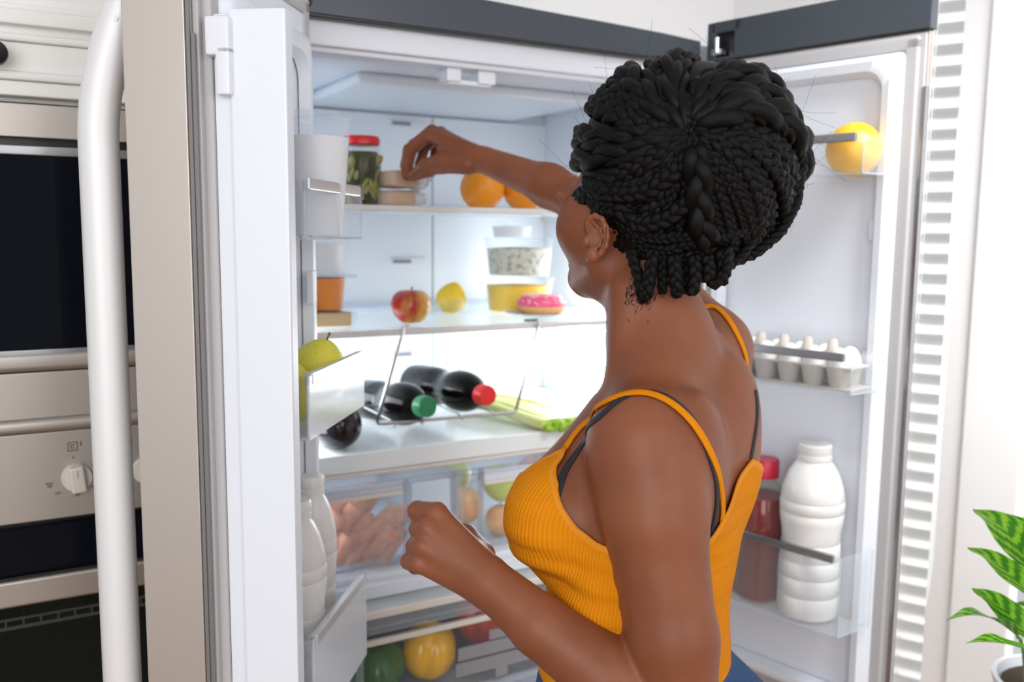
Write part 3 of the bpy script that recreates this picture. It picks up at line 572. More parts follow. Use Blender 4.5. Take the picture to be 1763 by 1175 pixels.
# ------------------------------------------------------------------ potted plant at the right
tb = thing('plant_stand', 'white stand under the potted plant', 'stand', (.67, -.72, 0))
MB().lathe([(.15, 0), (.15, .02), (.03, .04), (.025, .42), (.14, .44), (.14, .459)], 32).obj('pedestal', 'white', tb)
pt = thing('potted_plant', 'green leafy prayer plant in a white ribbed pot at the right edge', 'potted plant', (.67, -.72, .46))
MB().lathe([(.075, 0), (.085, .01), (.094, .10), (.090, .105), (.092, .118), (.104, .132), (.108, .150), (.112, .166), (.112, .172), (.104, .172), (.100, .150), (.0, .148)], 44, close=False).obj('pot', 'white', pt)
MB().lathe([(.100, .145), (.098, .156), (.0, .160)], 24, close=False).obj('soil', mat('potting_soil', (.05, .035, .02), .95), pt)
def leafmat():
    m = mat('prayer_plant_leaf', (.04, .20, .015), .32); nt = m.node_tree; bs = nt.nodes['Principled BSDF']
    uv = nt.nodes.new('ShaderNodeUVMap'); sp = nt.nodes.new('ShaderNodeSeparateXYZ'); nt.links.new(uv.outputs[0], sp.inputs[0])
    ab = nt.nodes.new('ShaderNodeMath'); ab.operation = 'ABSOLUTE'; nt.links.new(sp.outputs[0], ab.inputs[0])
    mu = nt.nodes.new('ShaderNodeMath'); mu.operation = 'MULTIPLY_ADD'; mu.inputs[1].default_value = 36; nt.links.new(sp.outputs[1], mu.inputs[0])
    m2 = nt.nodes.new('ShaderNodeMath'); m2.operation = 'MULTIPLY'; m2.inputs[1].default_value = -9; nt.links.new(ab.outputs[0], m2.inputs[0]); nt.links.new(m2.outputs[0], mu.inputs[2])
    sn = nt.nodes.new('ShaderNodeMath'); sn.operation = 'SINE'; nt.links.new(mu.outputs[0], sn.inputs[0])
    nz = nt.nodes.new('ShaderNodeTexNoise'); nz.inputs['Scale'].default_value = 9; nt.links.new(uv.outputs[0], nz.inputs['Vector'])
    ad = nt.nodes.new('ShaderNodeMath'); ad.operation = 'MULTIPLY_ADD'; ad.inputs[1].default_value = 5.5; nt.links.new(nz.outputs[0], ad.inputs[0]); nt.links.new(sn.outputs[0], ad.inputs[2])
    rp = nt.nodes.new('ShaderNodeValToRGB'); rp.color_ramp.elements[0].position = .42; rp.color_ramp.elements[1].position = .62
    sc = nt.nodes.new('ShaderNodeMath'); sc.operation = 'MULTIPLY_ADD'; sc.inputs[1].default_value = .16; sc.inputs[2].default_value = .05; nt.links.new(ad.outputs[0], sc.inputs[0]); nt.links.new(sc.outputs[0], rp.inputs[0])
    rp.color_ramp.elements[0].color = (.045, .24, .014, 1); rp.color_ramp.elements[1].color = (.28, .60, .04, 1)
    nt.links.new(rp.outputs[0], bs.inputs['Base Color'])
    tl = nt.nodes.new('ShaderNodeBsdfTranslucent'); nt.links.new(rp.outputs[0], tl.inputs[0]); mx = nt.nodes.new('ShaderNodeMixShader'); mx.inputs[0].default_value = .35
    nt.links.new(bs.outputs[0], mx.inputs[1]); nt.links.new(tl.outputs[0], mx.inputs[2]); nt.links.new(mx.outputs[0], nt.nodes['Material Output'].inputs[0]); return m
MT['leaf'] = leafmat()
PO = Vector((.67, -.72, .46))
def leaf(base, tip, width, droop, tw, stemfrom):
    base, tip = Vector(base)-PO, Vector(tip)-PO; ax = tip-base; L = ax.length
    side = ax.cross(Vector((0, 0, 1))).normalized(); side = Matrix.Rotation(tw, 3, ax.normalized()) @ side; nrm = side.cross(ax).normalized()
    v, f, uv = [], [], []; n = 16
    for i in range(n+1):
        t = i/n; wd = width*(math.sin(PI*t**.80)**.85)*(1-.15*t)+.0006; c = base+ax*t+nrm*(droop*L*math.sin(PI*t))
        for j in range(7):
            u = (j-3)/3; v.append(c+side*(wd*u)+nrm*(abs(u)*wd*.30+.0025*math.sin(t*11+u)*abs(u))); uv.append((u, t*1.0))
    for i in range(n):
        for j in range(6): f.append((i*7+j, i*7+j+1, (i+1)*7+j+1, (i+1)*7+j))
    m = MB().add(v, f); o = m.obj('leaf', 'leaf', pt); ul = o.data.uv_layers.new(name='UVMap')
    for lp in o.data.loops: ul.data[lp.index].uv = uv[lp.vertex_index]
    sf = Vector(stemfrom)-PO; P = [sf.lerp(base, k/6)+Vector((0, 0, .03*math.sin(PI*k/6))) for k in range(7)]; MB().tube(P, .0028, 6).obj('leaf_stem', 'gstem', pt)
    return o
leaf((0.543, -0.730, 0.845), (0.413, -0.696, 0.975), 0.04, 0.12, 0.45, (0.589, -0.706, .63))
leaf((0.623, -0.717, 0.841), (0.578, -0.645, 0.929), 0.042, 0.05, 0.7, (0.605, -0.703, .63))
leaf((0.473, -0.772, 0.836), (0.347, -0.734, 0.936), 0.029, 0.07, 0.45, (0.575, -0.714, .63))
leaf((0.470, -0.780, 0.769), (0.350, -0.744, 0.875), 0.027, 0.07, 0.6, (0.574, -0.716, .63))
leaf((0.464, -0.752, 0.775), (0.332, -0.718, 0.818), 0.024, 0.13, 0.15, (0.573, -0.710, .63))
leaf((0.437, -0.807, 0.774), (0.320, -0.760, 0.802), 0.025, 0.06, 0.15, (0.567, -0.721, .63))
leaf((0.613, -0.730, 0.872), (0.562, -0.676, 0.894), 0.04, 0.05, 0.4, (0.603, -0.706, .63))
leaf((0.582, -0.780, 0.807), (0.674, -0.757, 0.931), 0.04, 0.05, 0.4, (0.596, -0.716, .63))
leaf((0.526, -0.797, 0.872), (0.543, -0.732, 0.992), 0.04, 0.05, 0.4, (0.585, -0.719, .63))
leaf((0.666, -0.776, 0.758), (0.809, -0.791, 0.817), 0.04, 0.05, 0.4, (0.613, -0.715, .63))
leaf((0.583, -0.727, 0.776), (0.556, -0.687, 0.787), 0.03, 0.05, 0.4, (0.597, -0.705, .63))

# ------------------------------------------------------------------ the woman: one smooth-blended surface
U_ = np.array([0, 0, 1.]); TF = np.array((-0.5059,0.8626,0.0000)); TL = np.array((-0.8626,-0.5059,-0.0000)); HF = np.array((-0.2587,0.9660,0.0000)); HL = np.array((-0.9660,-0.2587,-0.0000))
class Field:
    """distance field sampled on a grid; every limb is smoothly blended into the rest"""
    def __init__(s, lo, hi, h, fine=()):
        """fine: (centre, half size, spacing) boxes where the grid gets denser"""
        s.h = h; s.ax = []
        for k in range(3):
            x = [lo[k]]
            while x[-1] < hi[k]:
                st = h
                for c, e, f in fine:
                    if abs(x[-1]-c[k]) < e[k]: st = min(st, f)
                x.append(x[-1]+st)
            s.ax.append(np.array(x))
        s.n = np.array([len(x) for x in s.ax]); s.D = np.full(s.n, .06, np.float32)
    def sub(s, lo, hi):
        i = [max(0, int(np.searchsorted(s.ax[k], lo[k]))-1) for k in range(3)]; j = [min(int(s.n[k]), int(np.searchsorted(s.ax[k], hi[k]))+1) for k in range(3)]
        if any(b <= c for b, c in zip(j, i)): return None, None
        return tuple(slice(p, q) for p, q in zip(i, j)), [s.ax[k][i[k]:j[k]].astype(np.float32) for k in range(3)]
    def mix(s, sl, d, k, cut=False):
        D = s.D[sl]
        if cut: hh = np.clip(.5-.5*(D+d)/k, 0, 1); s.D[sl] = D+(-d-D)*hh+k*hh*(1-hh)
        else: hh = np.clip(.5+.5*(D-d)/k, 0, 1); s.D[sl] = D+(d-D)*hh-k*hh*(1-hh)
    def cap(s, a, ra, b, rb, k=.012, cut=False):
        a = np.array(a, np.float32); b = np.array(b, np.float32); R = max(ra, rb)+k+.012
        sl, ax = s.sub(np.minimum(a, b)-R, np.maximum(a, b)+R)
        if sl is None: return
        X, Y, Z = np.meshgrid(*ax, indexing='ij', sparse=True); e = b-a; L = max(float(e @ e), 1e-9)
        t = np.clip(((X-a[0])*e[0]+(Y-a[1])*e[1]+(Z-a[2])*e[2])/L, 0, 1)
        d = np.sqrt((X-a[0]-t*e[0])**2+(Y-a[1]-t*e[1])**2+(Z-a[2]-t*e[2])**2)-(ra+(rb-ra)*t)
        s.mix(sl, d.astype(np.float32), k, cut)
    def ell(s, c, axes, r, k=.02, cut=False):
        c = np.array(c, np.float32); R = max(r)+k+.012; sl, ax = s.sub(c-R, c+R)
        if sl is None: return
        X, Y, Z = np.meshgrid(*ax, indexing='ij', sparse=True); k0 = 0; k1 = 0
        for A, q in zip(axes, r):
            p = (X-c[0])*A[0]+(Y-c[1])*A[1]+(Z-c[2])*A[2]; k0 = k0+(p/q)**2; k1 = k1+(p/q**2)**2
        k0 = np.sqrt(k0); d = k0*(k0-1)/(np.sqrt(k1)+1e-6); s.mix(sl, d.astype(np.float32), k, cut)
    def chain(s, pts, k=.008):
        for (a, ra), (b, rb) in zip(pts[:-1], pts[1:]): s.cap(a, ra, b, rb, k)
    def at(s, P):
        P = np.asarray(P, float); o = 0; i = np.stack([np.clip(np.searchsorted(s.ax[k], P[:, k])-1, 0, s.n[k]-2) for k in range(3)], 1)
        f = np.stack([np.clip((P[:, k]-s.ax[k][i[:, k]])/(s.ax[k][i[:, k]+1]-s.ax[k][i[:, k]]), 0, 1) for k in range(3)], 1)
        for dx in (0, 1):
            for dy in (0, 1):
                for dz in (0, 1): o = o+s.D[i[:, 0]+dx, i[:, 1]+dy, i[:, 2]+dz]*(abs(1-dx-f[:, 0])*abs(1-dy-f[:, 1])*abs(1-dz-f[:, 2]))
        return o
    def grad(s, P):
        e = s.h; return np.stack([(s.at(P+np.eye(3)[k]*e)-s.at(P-np.eye(3)[k]*e)) for k in range(3)], 1)
    def mesh(s, iso=0.0):
        D = s.D-iso; S = D < 0; nx, ny, nz = s.n
        acc = np.zeros((nx-1, ny-1, nz-1), np.int8)
        for dx in (0, 1):
            for dy in (0, 1):
                for dz in (0, 1): acc += S[dx:nx-1+dx, dy:ny-1+dy, dz:nz-1+dz]
        c = np.argwhere((acc > 0) & (acc < 8)); idx = np.full(acc.shape, -1, np.int32); idx[tuple(c.T)] = np.arange(len(c))
        P = np.zeros((len(c), 3)); W_ = np.zeros(len(c)); co = [(a, b, d) for a in (0, 1) for b in (0, 1) for d in (0, 1)]
        val = {o: D[c[:, 0]+o[0], c[:, 1]+o[1], c[:, 2]+o[2]] for o in co}
        for o in co:
            for k in range(3):
                if o[k] == 0:
                    q = list(o); q[k] = 1; q = tuple(q); a, b = val[o], val[q]; m = (a < 0) != (b < 0); t = np.where(m, a/np.where(m, a-b, 1), 0)
                    p = np.array(o, float)[None]+np.eye(3)[k][None]*t[:, None]; P += p*m[:, None]; W_ += m
        q = P/W_[:, None]; V = np.stack([s.ax[k][c[:, k]]+q[:, k]*(s.ax[k][c[:, k]+1]-s.ax[k][c[:, k]]) for k in range(3)], 1); F_ = []
        for k in range(3):
            a, b = [(1, 2), (2, 0), (0, 1)][k]
            m0 = [slice(None)]*3; m1 = [slice(None)]*3; m0[k] = slice(0, -1); m1[k] = slice(1, None)
            A, B = S[tuple(m0)], S[tuple(m1)]; e = np.argwhere(A != B); ok = (e[:, a] > 0) & (e[:, b] > 0) & (e[:, a] < s.n[a]-1) & (e[:, b] < s.n[b]-1); e = e[ok]
            fl = A[tuple(e.T)]; q = []
            for da, db in ((-1, -1), (0, -1), (0, 0), (-1, 0)): x = e.copy(); x[:, a] += da; x[:, b] += db; q.append(idx[tuple(x.T)])
            q = np.stack(q, 1); q[~fl] = q[~fl][:, ::-1]; F_.append(q)
        return V, np.concatenate(F_)
def relax(V, F_, it=2, lam=.5):
    n = len(V); E = np.concatenate([F_[:, [i, (i+1) % 4]] for i in range(4)]); E = np.concatenate([E, E[:, ::-1]])
    deg = np.bincount(E[:, 0], minlength=n)[:, None]
    for _ in range(it):
        for l in (lam, -lam*1.03):
            m = np.stack([np.bincount(E[:, 0], V[E[:, 1], k], n) for k in range(3)], 1)/np.maximum(deg, 1); V = V+l*(m-V)
    return V
def npobj(name, V, F_, m, parent):
    me = bpy.data.meshes.new(name); me.vertices.add(len(V)); me.vertices.foreach_set('co', np.asarray(V, np.float32).ravel())
    k = F_.shape[1]; me.loops.add(F_.size); me.loops.foreach_set('vertex_index', F_.astype(np.int32).ravel()); me.polygons.add(len(F_))
    me.polygons.foreach_set('loop_start', np.arange(0, F_.size, k, dtype=np.int32)); me.polygons.foreach_set('loop_total', np.full(len(F_), k, np.int32)) if bpy.app.version < (4, 1) else None
    me.polygons.foreach_set('use_smooth', np.ones(len(F_), bool)); me.update(calc_edges=True); me.validate()
    me.materials.append(m); o = bpy.data.objects.new(name, me); COL.objects.link(o)
    if parent: o.parent = parent
    return o
v_ = lambda *a: np.array(a, float)
THX = v_(*(-0.1983,-0.6758,1.0930)); WST = v_(*(-0.2371,-0.6884,0.9693)); BEL = v_(*(-0.2440,-0.6957,0.8464)); HIP = v_(*(-0.2307,-0.7021,0.7294))
TA = (TL, TF, U_)
def torso(f):
    f.ell(THX, TA, (.138, .098, .15), .02); f.ell(WST, TA, (.122, .100, .15), .05); f.ell(BEL, TA, (.140, .104, .13), .05); f.ell(HIP, TA, (.170, .125, .13), .05)
    f.cap((-0.2620,-0.7384,1.1747), .042, (-0.1718,-0.6732,1.1783), .055, .03); f.cap((-0.1718,-0.6732,1.1783), .055, (-0.0568,-0.5948,1.2110), .045, .03)
    f.cap((-0.2125,-0.6492,1.1851), .042, (-0.2989,-0.6323,1.0804), .058, .035)
    f.cap((-0.1428,-0.6084,1.1797), .042, (-0.2028,-0.5915,1.0566), .056, .035)
    f.ell((-0.3281,-0.6535,1.0591), TA, (.064, .064, .066), .022); f.ell((-0.2173,-0.5932,1.0274), TA, (.062, .062, .066), .022)
    f.ell(THX+TL*.072-TF*.068+U_*.045, TA, (.052, .034, .085), .025); f.ell(THX-TL*.078-TF*.062+U_*.055, TA, (.058, .038, .10), .045)
def neck_(f):
    f.cap((-0.1861,-0.6287,1.3579), .056, (-0.1895,-0.6562,1.2286), .062, .02)
    f.cap((-0.1848,-0.6548,1.2575), .050, (-0.2575,-0.7279,1.1857), .034, .035); f.cap((-0.1576,-0.6464,1.2624), .048, (-0.0560,-0.5930,1.2270), .040, .035)
    f.cap((-0.2341,-0.6458,1.3307), .016, (-0.2497,-0.6602,1.2046), .012, .02)
    f.cap((-0.2513,-0.6603,1.1976), .009, (-0.2824,-0.7242,1.1942), .010, .02)
def arms(f):
    f.cap((-0.2872,-0.7544,1.1653), .058, (-0.2906,-0.7748,1.1297), .054, .035); f.chain([((-0.2872,-0.7544,1.1653), .058), ((-0.2911,-0.7853,1.0934), .0545), ((-0.2876,-0.8165,0.9660), .047), ((-0.2872,-0.8363,0.8662), .041)], .016)
    f.chain([((-0.2873,-0.8365,0.8644), .040), ((-0.3483,-0.7766,0.9232), .041), ((-0.3989,-0.7245,0.9676), .0335), ((-0.4345,-0.6761,1.0053), .0275)], .007)
    f.chain([((-0.0232,-0.5639,1.2363), .054), ((-0.0146,-0.4424,1.3134), .046), ((-0.0242,-0.3055,1.4280), .040), ((-0.0668,-0.1910,1.4803), .0345), ((-0.1189,-0.0589,1.5286), .0245)], .022)
    f.cap((-0.0232,-0.5639,1.2363), .05, (-0.0627,-0.6139,1.1739), .042, .035)
def hand(f, wr, mc, fingers, thumb, fill, k=.007):
    for (w0, rw), (m, rm) in zip(wr, mc): f.cap(w0, rw, m, rm*.92, .010)
    for c, r in fill: f.cap(c[0], r, c[1], r, .012)
    for m, fg in zip(mc, fingers): f.chain([m]+fg, .0035)
    f.chain(thumb, .008)
def hands(f):
    hand(f, [((-0.4394,-0.6654,1.0203), .019), ((-0.4387,-0.6727,1.0124), .020), ((-0.4391,-0.6735,1.0052), .020), ((-0.4418,-0.6731,0.9974), .017)],
         [((-0.4743,-0.6172,1.0763), .0134), ((-0.4889,-0.6235,1.0632), .0130), ((-0.4971,-0.6273,1.0444), .0122), ((-0.5008,-0.6257,1.0240), .0110)],
         [[((-0.4836,-0.5814,1.0711), .0115), ((-0.4723,-0.5623,1.0547), .0100), ((-0.4575,-0.5671,1.0466), .0085)], [((-0.4864,-0.5895,1.0519), .0106), ((-0.4719,-0.5718,1.0379), .0096), ((-0.4580,-0.5800,1.0353), .0084)],
          [((-0.4936,-0.5959,1.0339), .0102), ((-0.4785,-0.5798,1.0199), .0092), ((-0.4639,-0.5861,1.0179), .0082)], [((-0.5020,-0.5981,1.0178), .0094), ((-0.4885,-0.5855,1.0048), .0085), ((-0.4743,-0.5891,1.0035), .0075)]],
         [((-0.4310,-0.6405,1.0257), .0185), ((-0.4340,-0.6070,1.0382), .0150), ((-0.4395,-0.5784,1.0391), .0125), ((-0.4495,-0.5614,1.0370), .0098)], [(((-0.4541,-0.6323,1.0326), (-0.4447,-0.6510,1.0197)), .019), (((-0.4585,-0.6229,1.0408), (-0.4508,-0.6485,1.0131)), .016)], .0045)
    hand(f, [((-0.1279,-0.0533,1.5316), .021), ((-0.1251,-0.0433,1.5324), .020), ((-0.1210,-0.0400,1.5307), .019), ((-0.1194,-0.0415,1.5265), .016)],
         [((-0.1856,0.0495,1.5796), .0128), ((-0.1711,0.0657,1.5894), .0125), ((-0.1508,0.0728,1.5891), .0118), ((-0.1338,0.0722,1.5791), .0108)],
         [[((-0.2125,0.0782,1.5524), .0125), ((-0.2177,0.0830,1.5242), .0110), ((-0.2161,0.0816,1.5035), .0090)], [((-0.1952,0.0990,1.5647), .0108), ((-0.2034,0.1057,1.5295), .0095), ((-0.2017,0.1014,1.5050), .008)],
          [((-0.1675,0.1065,1.5645), .0102), ((-0.1767,0.1139,1.5300), .009), ((-0.1786,0.1097,1.5085), .0078)], [((-0.1461,0.1046,1.5544), .0094), ((-0.1534,0.1050,1.5272), .0083), ((-0.1570,0.1025,1.5112), .0073)]],
         [((-0.1465,-0.0385,1.5213), .018), ((-0.1775,0.0050,1.5257), .0185), ((-0.1957,0.0351,1.5181), .0165), ((-0.2135,0.0569,1.5035), .0110)], [(((-0.1564,0.0296,1.5550), (-0.1400,-0.0110,1.5380)), .018), (((-0.1664,0.0211,1.5367), (-0.1406,-0.0245,1.5213)), .016)])
HC = v_(*(-0.1921,-0.6051,1.4198)); HA = (HL, HF, U_)
hp = lambda l, fr, u: HC+HL*l+HF*fr+U_*u
def head(f):
    f.ell(hp(0, -.015, .028), HA, (.072, .094, .092), .02); f.ell(hp(0, .032, -.030), HA, (.058, .062, .084), .03)
    f.cap(hp(.050, .012, -.058), .022, hp(.012, .072, -.080), .020, .02); f.cap(hp(-.050, .012, -.058), .022, hp(-.012, .072, -.080), .020, .02)
    f.ell(hp(0, .080, -.084), HA, (.020, .018, .016), .02)
    for sgn in (1, -1): f.ell(hp(.040*sgn, .056, -.014), HA, (.030, .034, .036), .025)
    f.cap(hp(0, .088, .010), .008, hp(0, .108, -.026), .0115, .012); 
    for sgn in (1, -1): f.ell(hp(.012*sgn, .098, -.028), HA, (.008, .010, .008), .006)
    f.ell(hp(0, .086, .030), HA, (.055, .012, .012), .02)
    f.ell(hp(0, .094, -.052), HA, (.024, .010, .0062), .006); f.ell(hp(0, .092, -.063), HA, (.021, .010, .0075), .006)
    for sgn in (1, -1): f.ell(hp(.031*sgn, .100, .008), HA, (.015, .012, .009), .010, True)
    # ears
    for far in (0, 1):
        def e(p): 
            p = np.array(p)
            if not far: return p
            d = p-HC; return p-2*HL*(d @ HL)
        hx = [(-0.2826,-0.6328,1.4022), (-0.2845,-0.6341,1.4104), (-0.2840,-0.6380,1.4173), (-0.2808,-0.6441,1.4200), (-0.2778,-0.6533,1.4159), (-0.2765,-0.6600,1.4064), (-0.2764,-0.6627,1.3956), (-0.2776,-0.6612,1.3847), (-0.2805,-0.6562,1.3757), (-0.2827,-0.6499,1.3701)]
        f.cap(e((-0.2689,-0.6338,1.4009)), .013, e((-0.2711,-0.6352,1.3814)), .011, .010)
        f.ell(e((-0.2750,-0.6427,1.3954)), (HL*.8-HF*.6, HF*.8+HL*.6, U_), (.0050, .012, .026), .003)
        f.chain([(e(p), .0036) for p in hx], .002)
        f.chain([(e((-0.2824,-0.6432,1.4118)), .0022), (e((-0.2790,-0.6518,1.4050)), .0030), (e((-0.2783,-0.6547,1.3955)), .0033), (e((-0.2800,-0.6527,1.3859)), .0032), (e((-0.2828,-0.6474,1.3796)), .0030)], .002)
        f.ell(e((-0.2862,-0.6452,1.3734)), HA, (.0058, .0078, .0100), .004); f.ell(e((-0.2868,-0.6357,1.3897)), HA, (.0042, .0045, .0070), .003)
        f.ell(e((-0.2885,-0.6514,1.3947)), HA, (.012, .0062, .0100), .0025, True); f.ell(e((-0.2852,-0.6533,1.4104)), HA, (.007, .0030, .0070), .002, True); f.ell(e((-0.2798,-0.6625,1.3996)), HA, (.003, .0016, .014), .0015, True)
H3 = .0032
BODY = Field((-0.6620,-0.9965,0.7882), (0.1054,0.2339,1.7094), H3, (((-0.2769,-0.6418,1.3940), (.030, .030, .045), .0014), ((-0.4696,-0.6102,1.0457), (.075, .075, .070), .0020), ((-0.1795,0.0580,1.5407), (.05, .06, .05), .0024)))
torso(BODY); neck_(BODY); arms(BODY); head(BODY); hands(BODY)
V, Q = BODY.mesh(); V = relax(V, Q, 3)
def skinmat():
    m = mat('brown_skin', (.195, .060, .026), .46, spec=.32, noise=((14, 14, 14), (.245, .080, .037), .35, .7), bump=((420, 420, 420), .16, .0009))
    b = m.node_tree.nodes['Principled BSDF']; b.inputs['Subsurface Weight'].default_value = .12; b.inputs['Subsurface Radius'].default_value = (.9, .4, .25); b.inputs['Subsurface Scale'].default_value = .006
    return m
PX, PY = float(HIP[0]), float(HIP[1])
WO = thing('person', 'person in a mustard ribbed camisole and blue jeans reaching into the open refrigerator', 'person', (0, 0, 0))
skin = npobj('body', V, Q, skinmat(), WO)
for sgn in (1, -1):
    e_ = MB().ball(tuple(hp(.031*sgn, .0805, .008)), .0118, 3).obj('eye', mat('eye_white', (.8, .78, .75), .2), WO)
    MB().ball(tuple(hp(.031*sgn, .0868, .008)), .0066, 2).obj('iris', mat('dark_iris', (.02, .01, .006), .15), e_)
    P = [hp(.031*sgn+.016*k, .094+.004*(1-abs(k)) -.012*max(0, k*sgn), .026+.004*(1-k*k)) for k in (-1, -.5, 0, .5, 1)]; MB().tube([tuple(p) for p in P], .0022, 6).obj('eyebrow', mat('brow_hair', (.01, .008, .007), .8), WO)
# ---- clothes: clipped shells over the torso
TOR = Field((-0.4983,-0.9758,0.5930), (0.1217,-0.3558,1.3730), .004); torso(TOR); TOR.cap((-0.0232,-0.5639,1.2363), .05, (-0.0627,-0.6139,1.1739), .042, .035)
CEN = THX
def phi_of(P): d = P-CEN; return np.arctan2(d @ TL, d @ TF)
def clip(V, T, g):
    """keep the part of a triangle mesh where g>0, cutting triangles exactly on the line g=0"""
    V = [tuple(p) for p in V]; g = list(g); out = []; cut = {}
    G = np.array(g); full = (G[T] > 0).all(1); none = (G[T] <= 0).all(1); out = [tuple(t) for t in T[full]]
    def mid(i, j):
        k = (min(i, j), max(i, j))
        if k not in cut:
            t = g[i]/(g[i]-g[j]); V.append(tuple(np.array(V[i])*(1-t)+np.array(V[j])*t)); cut[k] = len(V)-1
        return cut[k]
    for t in T[~full & ~none]:
        p = []
        for a, b in zip(t, np.roll(t, -1)):
            if g[a] > 0: p.append(int(a))
            if (g[a] > 0) != (g[b] > 0): p.append(mid(int(a), int(b)))
        for i in range(1, len(p)-1): out.append((p[0], p[i], p[i+1]))
    V = np.array(V); T = np.array(out); used = np.unique(T); re = np.full(len(V), -1); re[used] = np.arange(len(used)); return V[used], re[T]
TOPZ = [(-3.1416, 1.118), (-2.8449, 1.13), (-2.618, 1.118), (-2.4435, 1.105), (-2.1817, 1.1), (-1.7453, 1.07), (-1.4835, 1.06), (-1.2217, 1.075), (-0.8727, 1.14), (-0.7854, 1.12), (-0.5236, 1.1), (0.0, 1.092), (0.5236, 1.1), (0.7505, 1.113), (0.8116, 1.135), (0.8552, 1.146), (0.8901, 1.146), (0.9774, 1.13), (1.117, 1.114), (1.2147, 1.093), (1.309, 1.073), (1.4486, 1.06), (1.5708, 1.0557), (1.9548, 1.053), (2.3387, 1.0566), (2.4435, 1.068), (2.5482, 1.081), (2.8449, 1.102), (3.1416, 1.118)]
def top_limit(ph):
    t = np.array(TOPZ); return np.interp(ph, t[:, 0], t[:, 1])
V, Q = TOR.mesh(.0035); V = relax(V, Q, 3); T = np.concatenate([Q[:, [0, 1, 2]], Q[:, [0, 2, 3]]])
ph = phi_of(V); g = top_limit(ph)-V[:, 2]
fold = np.exp(-((ph-1.15)/.55)**2)*np.exp(-((V[:, 2]-.985)/.05)**2); dr_ = V-CEN; dr_[:, 2] = 0; dr_ /= np.linalg.norm(dr_, axis=1)[:, None]+1e-9
V = V+dr_*(fold*.0042*np.sin(V[:, 2]*2*PI/.030+ph*2.2+.8*np.sin(ph*5)))[:, None]
V1, T1 = clip(V, T, np.minimum(g, V[:, 2]-0.912+.03))
def ribmat():
    m = mat('mustard_rib_knit', (.68, .23, .004), .8, spec=.1); nt = m.node_tree; bs = nt.nodes['Principled BSDF']
    uv = nt.nodes.new('ShaderNodeUVMap'); wv = nt.nodes.new('ShaderNodeTexWave'); wv.wave_type = 'BANDS'; wv.bands_direction = 'X'; wv.inputs['Scale'].default_value = 92; wv.inputs['Distortion'].default_value = .25
    nt.links.new(uv.outputs[0], wv.inputs['Vector']); rp = nt.nodes.new('ShaderNodeValToRGB'); rp.color_ramp.elements[0].position = .55; rp.color_ramp.elements[1].position = .95
    rp.color_ramp.elements[0].color = (.66, .215, .003, 1); rp.color_ramp.elements[1].color = (.71, .25, .005, 1); nt.links.new(wv.outputs[0], rp.inputs[0]); nt.links.new(rp.outputs[0], bs.inputs['Base Color'])
    mp = nt.nodes.new('ShaderNodeMapping'); mp.inputs['Scale'].default_value = (6, 42, 1); nz = nt.nodes.new('ShaderNodeTexNoise'); nz.inputs['Scale'].default_value = 1; nt.links.new(uv.outputs[0], mp.inputs[0]); nt.links.new(mp.outputs[0], nz.inputs['Vector'])
    b1 = nt.nodes.new('ShaderNodeBump'); b1.inputs['Strength'].default_value = .5; b1.inputs['Distance'].default_value = .0012; nt.links.new(wv.outputs[0], b1.inputs['Height'])
    b2 = nt.nodes.new('ShaderNodeBump'); b2.inputs['Strength'].default_value = .55; b2.inputs['Distance'].default_value = .012; nt.links.new(nz.outputs[0], b2.inputs['Height']); nt.links.new(b2.outputs[0], b1.inputs['Normal']); nt.links.new(b1.outputs[0], bs.inputs['Normal'])
    return m
RIB = ribmat()
top = npobj('camisole', V1, T1, RIB, WO)
ul = top.data.uv_layers.new(name='UVMap'); pv = (phi_of(V1)+PI/2+.3) % (2*PI); li = np.zeros(len(top.data.loops), np.int32); top.data.loops.foreach_get('vertex_index', li)
ul.data.foreach_set('uv', np.stack([pv[li]*.13, V1[li, 2]], 1).astype(np.float32).ravel())
sm_ = top.modifiers.new('thickness', 'SOLIDIFY'); sm_.thickness = .0022; sm_.offset = 1
PINK = mat('mustard_binding', (.69, .235, .004), .75); BLK = mat('black_strap', (.012, .012, .016), .6); DEN = mat('blue_denim', (.012, .045, .13), .85, noise=((500, 500, 60), (.025, .08, .20), .4, .7))
def ribbon(name, pts, w, off, m, parent, closed=False, thick=.0012, fld=None, smooth=8):
    fl = fld or BODY; m = PINK if m == 'PB' else m
    """a strap laid on the body surface"""
    P = np.array(pts, float)
    if len(P) > 2:
        t = np.r_[0, np.cumsum(np.linalg.norm(np.diff(P, axis=0), axis=1))]; tt = np.linspace(0, t[-1], max(8, int(t[-1]/.006))); P = np.stack([np.interp(tt, t, P[:, k]) for k in range(3)], 1)
    for _ in range(smooth): P[1:-1] = .5*P[1:-1]+.25*(P[:-2]+P[2:])
    for _ in range(4):
        d = fl.at(P)-off; gr = fl.grad(P); gr /= np.linalg.norm(gr, axis=1)[:, None]+1e-9; P = P-gr*np.clip(d, -.02, .02)[:, None]
    N = fl.grad(P); N /= np.linalg.norm(N, axis=1)[:, None]+1e-9
    Tn = np.gradient(P, axis=0); Tn /= np.linalg.norm(Tn, axis=1)[:, None]+1e-9; S_ = np.cross(N, Tn)
    b = MB(); vv = []; ff = []
    for p, n, sd in zip(P, N, S_): vv += [p+sd*w/2+n*thick*.3, p+sd*w/4+n*thick, p-sd*w/4+n*thick, p-sd*w/2+n*thick*.3, p-sd*w/2-n*thick, p+sd*w/2-n*thick]
    for i in range(len(P)-1):
        for k in range(6): ff.append((i*6+k, i*6+(k+1) % 6, (i+1)*6+(k+1) % 6, (i+1)*6+k))
    b.add([tuple(map(float, x)) for x in vv], [q[::-1] for q in ff]); return b.obj(name, m, parent)
